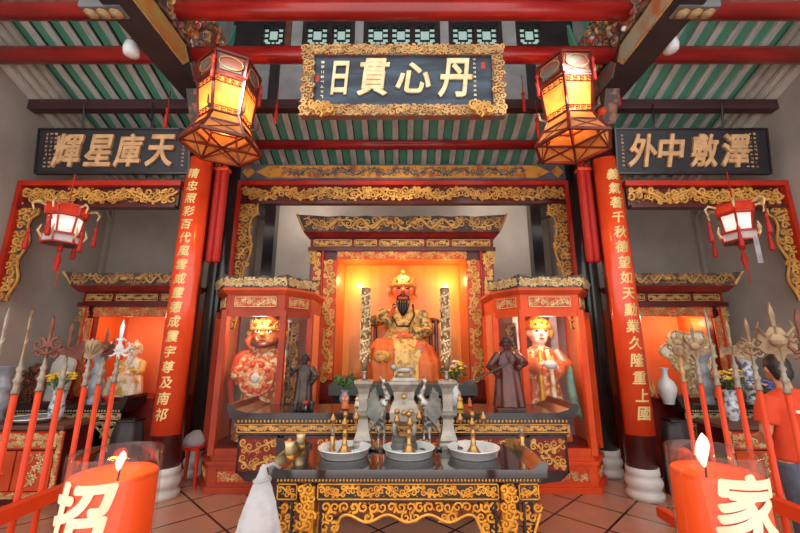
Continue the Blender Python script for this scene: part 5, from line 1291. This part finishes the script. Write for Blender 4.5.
def weapon(X, Y, kind, m, label, top=1.42, hs=1.0, rz=0):
    root = thing('ceremonial_weapon', label, 'weapon', (X, Y, .05), rz)
    MB().lathe([(.0155, 0), (.0155, top - .05)], 12).build('shaft', pole_red, root, smooth=True)
    z = top - .06
    MB().lathe([(.017, z), (.02, z + .01), (.014, z + .03), (.016, z + .06), (.023, z + .075), (.013, z + .09), (.012, z + .12), (.019, z + .135), (.011, z + .15), (.008, z + .19)], 14).build('collar', steel if kind != 'gourd' else gold_old, root, smooth=True)
    q = MB(); head_shape(q, kind); o = q.build('head', m, root, (0, 0, z + .17)); o.scale = (hs, hs, hs)
    return root
XW = 2.12
left = [(2.02, 'spear', steel, 'thin silver spear at the far left of the left rack'), (2.15, 'spear', bronze, 'second thin spear from the left in the left rack, beside the far-left one'),
        (2.29, 'scroll', bronze_red, 'spear with coppery scroll head, third from the left in the left rack'), (2.43, 'axe', bronze_red, 'brown axe-headed weapon left of the yellow flowers in the left rack'),
        (2.61, 'fan', bronze, 'brown fan-headed weapon in the left rack'), (2.73, 'dragon', bronze_red, 'small coppery dragon-headed weapon beside the silver trident in the left rack'), (2.87, 'trident', porcelain, 'pale silver trident with scrolled prongs against the left orange shrine')]
for y, k, m_, lab in left: weapon(-XW, y, k, m_, lab, 1.375, {'spear': .66, 'scroll': .8, 'axe': .72, 'fan': .7, 'dragon': .66, 'trident': .82}[k], .2)
right = [(2.955, 'gourd', bronze, 'gourd-headed weapon at the inner end of the right rack'), (2.79, 'dragon', bronze, 'brown crab-shaped weapon head second from the inner end of the right rack'), (2.64, 'spear', steel, 'plain silver spear in front of the cloud-shaped screen'),
         (2.48, 'axe', bronze, 'tall-tipped bronze axe weapon beside the yellow flowers in the right rack'), (2.34, 'scroll', bronze, 'bronze scroll-headed weapon left of the person'), (2.17, 'dragon', bronze, 'large golden dragon-headed weapon in front of the person'), (2.03, 'trident', bronze_red, 'coppery trident weapon at the right edge of the photo')]
for y, k, m_, lab in right: weapon(XW, y, k, m_, lab, 1.375, 1.0 if k == 'dragon' and 'large' in lab else .78, -.2)

# ------------------------------------------------------------------ big candles in the foreground
def big_candle(px, ch, a_char, label, zc, flame_h, fl_off, rz):
    p = at(px, 451 if px < 400 else 449, 1.08); zt = p.z; H = .5
    st = thing('candle_stand', 'red round pedestal under the candle on the %s' % ('left' if px < 400 else 'right'), 'stand', (p.x, 1.08, 0))
    MB().lathe([(.16, 0), (.16, .03), (.05, .06), (.04, .4), (.05, zt - H - .06), (.13, zt - H - .03), (.13, zt - H - .0)], 20).build('pedestal', red, st, smooth=True)
    c = thing('cup_candle', label, 'candle', (p.x, 1.08, zt - H + .001)); r = .106
    MB().lathe([(r, 0), (r, H - .04), (r, H), (r - .004, H), (r - .004, H - .062)], 48, cap=False).build('glass_cup', cup_glass, c, smooth=True)
    MB().lathe([(r - .006, .002), (r - .006, H - .058), (r - .012, H - .052), (r - .022, H - .062), (r - .05, H - .075), (.001, H - .078)], 40).build('wax', wax, c, smooth=True)
    vs, fs, gw, gh = glyph(ch, ext=.0, off=0, bev=0, shear=.15, cuts=14); S = .15
    q = MB()
    for i, (dx, dz) in enumerate(BOLD):
        rr = r + .0012 + i * .00005
        q.add([(rr * math.cos(PI * 1.5 + a_char + (x + dx * .035) * S / r), rr * math.sin(PI * 1.5 + a_char + (x + dx * .035) * S / r), zc + H + (y + dz * .035) * S) for x, y, z in vs], fs)
    q.build('character', wax_char, c)
    wx_, wy = fl_off
    MB().tube([(wx_, wy, H - .08), (wx_ + .003, wy, H - .045)], .003, 5).build('wick', eye_mat, c)
    fl = MB(); z0 = H - .05; f_ = min(1, flame_h / .085) * .8 + .1
    fl.M = T(wx_, wy, 0) @ Matrix.Diagonal((f_, f_, 1, 1)) @ T(-wx_, -wy, 0)
    fl.rings([(wx_, wy, z0, .004, .004), (wx_ - .003, wy, z0 + flame_h * .2, .012, .012), (wx_ - .002, wy, z0 + flame_h * .4, .018, .016), (wx_ + .005, wy, z0 + flame_h * .65, .019, .016), (wx_ + .009, wy, z0 + flame_h * .85, .012, .01), (wx_ + .008, wy, z0 + flame_h, .001, .001)], 14)
    fl.build('flame', flame_mat, c, smooth=True)
    lamp('POINT', (p.x + wx_, 1.08 + wy, zt + .005), .8, 'ffa050', .02)
big_candle(118, '招', -.02, 'large orange cup candle in glass in the left foreground', -.118, .05, (.01, .0), 0)
big_candle(711, '家', -.07, 'large orange cup candle with tall flame in the right foreground', -.105, .085, (-.01, .02), 0)

# ------------------------------------------------------------------ person
pr_ = thing('person', 'person in orange-red T-shirt and jeans seen from behind at the right edge', 'person', (2.97, 3.02, 0), -.12); pr_.scale = (.935, .935, .935)
B = MB(); 
B.rings([(0, 0, .84, .15, .10), (0, .0, .95, .15, .1), (0, .0, 1.1, .14, .095), (0, .01, 1.25, .17, .1), (0, .02, 1.34, .15, .085), (0, .025, 1.39, .07, .06)], 18)
B.tube([(0, .03, 1.36), (0, .06, 1.47)], .052, 10); B.ball((0, .09, 1.56), (.075, .09, .105), seg=16, nr=12); B.ball((0, .13, 1.51), (.05, .055, .06), seg=10, nr=8)
B.tube([(0, .175, 1.57), (0, .195, 1.535)], [.01, .016], 6)
for s in (-1, 1): B.ball((s * .077, .085, 1.555), (.012, .022, .032), seg=8, nr=6)
for s in (-1, 1):
    B.tube([(s * .175, .01, 1.33), (s * .21, .0, 1.2), (s * .235, .0, 1.07), (s * .2, .10, .99), (s * .13, .22, .97)], [.056, .05, .042, .036, .026], 10)
    add_hand(B, (s * .125, .225, .97), (-s * .35, .9, .05), 1.55, -s, .5)
    B.tube([(s * .085, 0, .86), (s * .09, -.01, .65), (s * .092, .0, .47), (s * .092, -.015, .28), (s * .092, .01, .08)], [.095, .078, .056, .055, .038], 10)
    B.tube([(s * .092, -.01, .06), (s * .095, .08, .045), (s * .097, .16, .035)], [.04, .04, .03], 8)
B.fuse('body', skin, pr_, .0085, 2)
Q = MB()
Q.rings([(0, .0, .86, .185, .135), (0, .0, .95, .175, .125), (0, .0, 1.1, .172, .12), (0, .01, 1.25, .20, .125), (0, .018, 1.34, .185, .105), (0, .025, 1.385, .10, .075), (0, .03, 1.405, .07, .062)], 40, 9, .012)
for s in (-1, 1): Q.tube([(s * .15, .012, 1.33), (s * .2, .005, 1.25), (s * .225, .0, 1.13)], [.075, .075, .078], 14)
sh = Q.fuse('t_shirt', shirt_cloth, pr_, .011, 2)
q = MB()
for k in range(6): q.box(-.085 + .03 * k, -.063 + .03 * k, -.134, -.122, 1.23, 1.252); 
for k in range(3): q.box(-.05 + .04 * k, -.02 + .04 * k, -.134, -.122, 1.20, 1.208)
q.build('printed_lettering', white_print, sh)
Q = MB(); Q.rings([(0, 0, .78, .165, .13), (0, 0, .86, .16, .125), (0, 0, .94, .155, .115)], 24)
for s in (-1, 1): Q.tube([(s * .085, 0, .84), (s * .09, -.01, .65), (s * .092, .0, .47), (s * .093, -.005, .28), (s * .094, .01, .07)], [.108, .092, .073, .07, .066], 14)
Q.fuse('jeans', denim, pr_, .012, 2)
for s in (-1, 1): MB().ball((s * .097, .05, .045), (.052, .135, .05), seg=12, nr=8).build('shoe', eye_mat, pr_, smooth=True)
Q = MB(); Q.ball((0, .075, 1.585), (.087, .097, .1), seg=16, nr=10); Q.ball((0, .03, 1.53), (.075, .06, .085), seg=14, nr=8); Q.fuse('hair', hair_black, pr_, .011, 1)
for s in (-1, 1): MB().ball((s * .03, .172, 1.575), (.011, .006, .006), seg=8, nr=6).build('eye', eye_mat, pr_, smooth=True)
MB().ball((0, .178, 1.505), (.02, .006, .006), seg=8, nr=6).build('mouth', red_deep, pr_, smooth=True)
# the two spotlight bars throw warm light on the altar
for sx in (-1, 1):
    l = bpy.data.lights.new('spotlight', 'SPOT'); l.energy = 230; l.color = lin('fff0dc')[:3]; l.spot_size = .78; l.spot_blend = 1; l.shadow_soft_size = .12
    o = bpy.data.objects.new('spotlight', l); COL.objects.link(o); o.location = (sx * 2.18, 2.9, 4.82)
    d = Vector((-sx * .9, 6.8, 2.3)) - Vector(o.location); o.rotation_euler = d.to_track_quat('-Z', 'Y').to_euler()
# ------------------------------------------------------------------ daylight from the open courtyard behind the viewer
w = bpy.data.worlds.new('world'); sc.world = w; w.use_nodes = True
bg = w.node_tree.nodes['Background']; bg.inputs['Color'].default_value = (1.0, .975, .94, 1); bg.inputs['Strength'].default_value = .95
sc.view_settings.exposure = 1.0
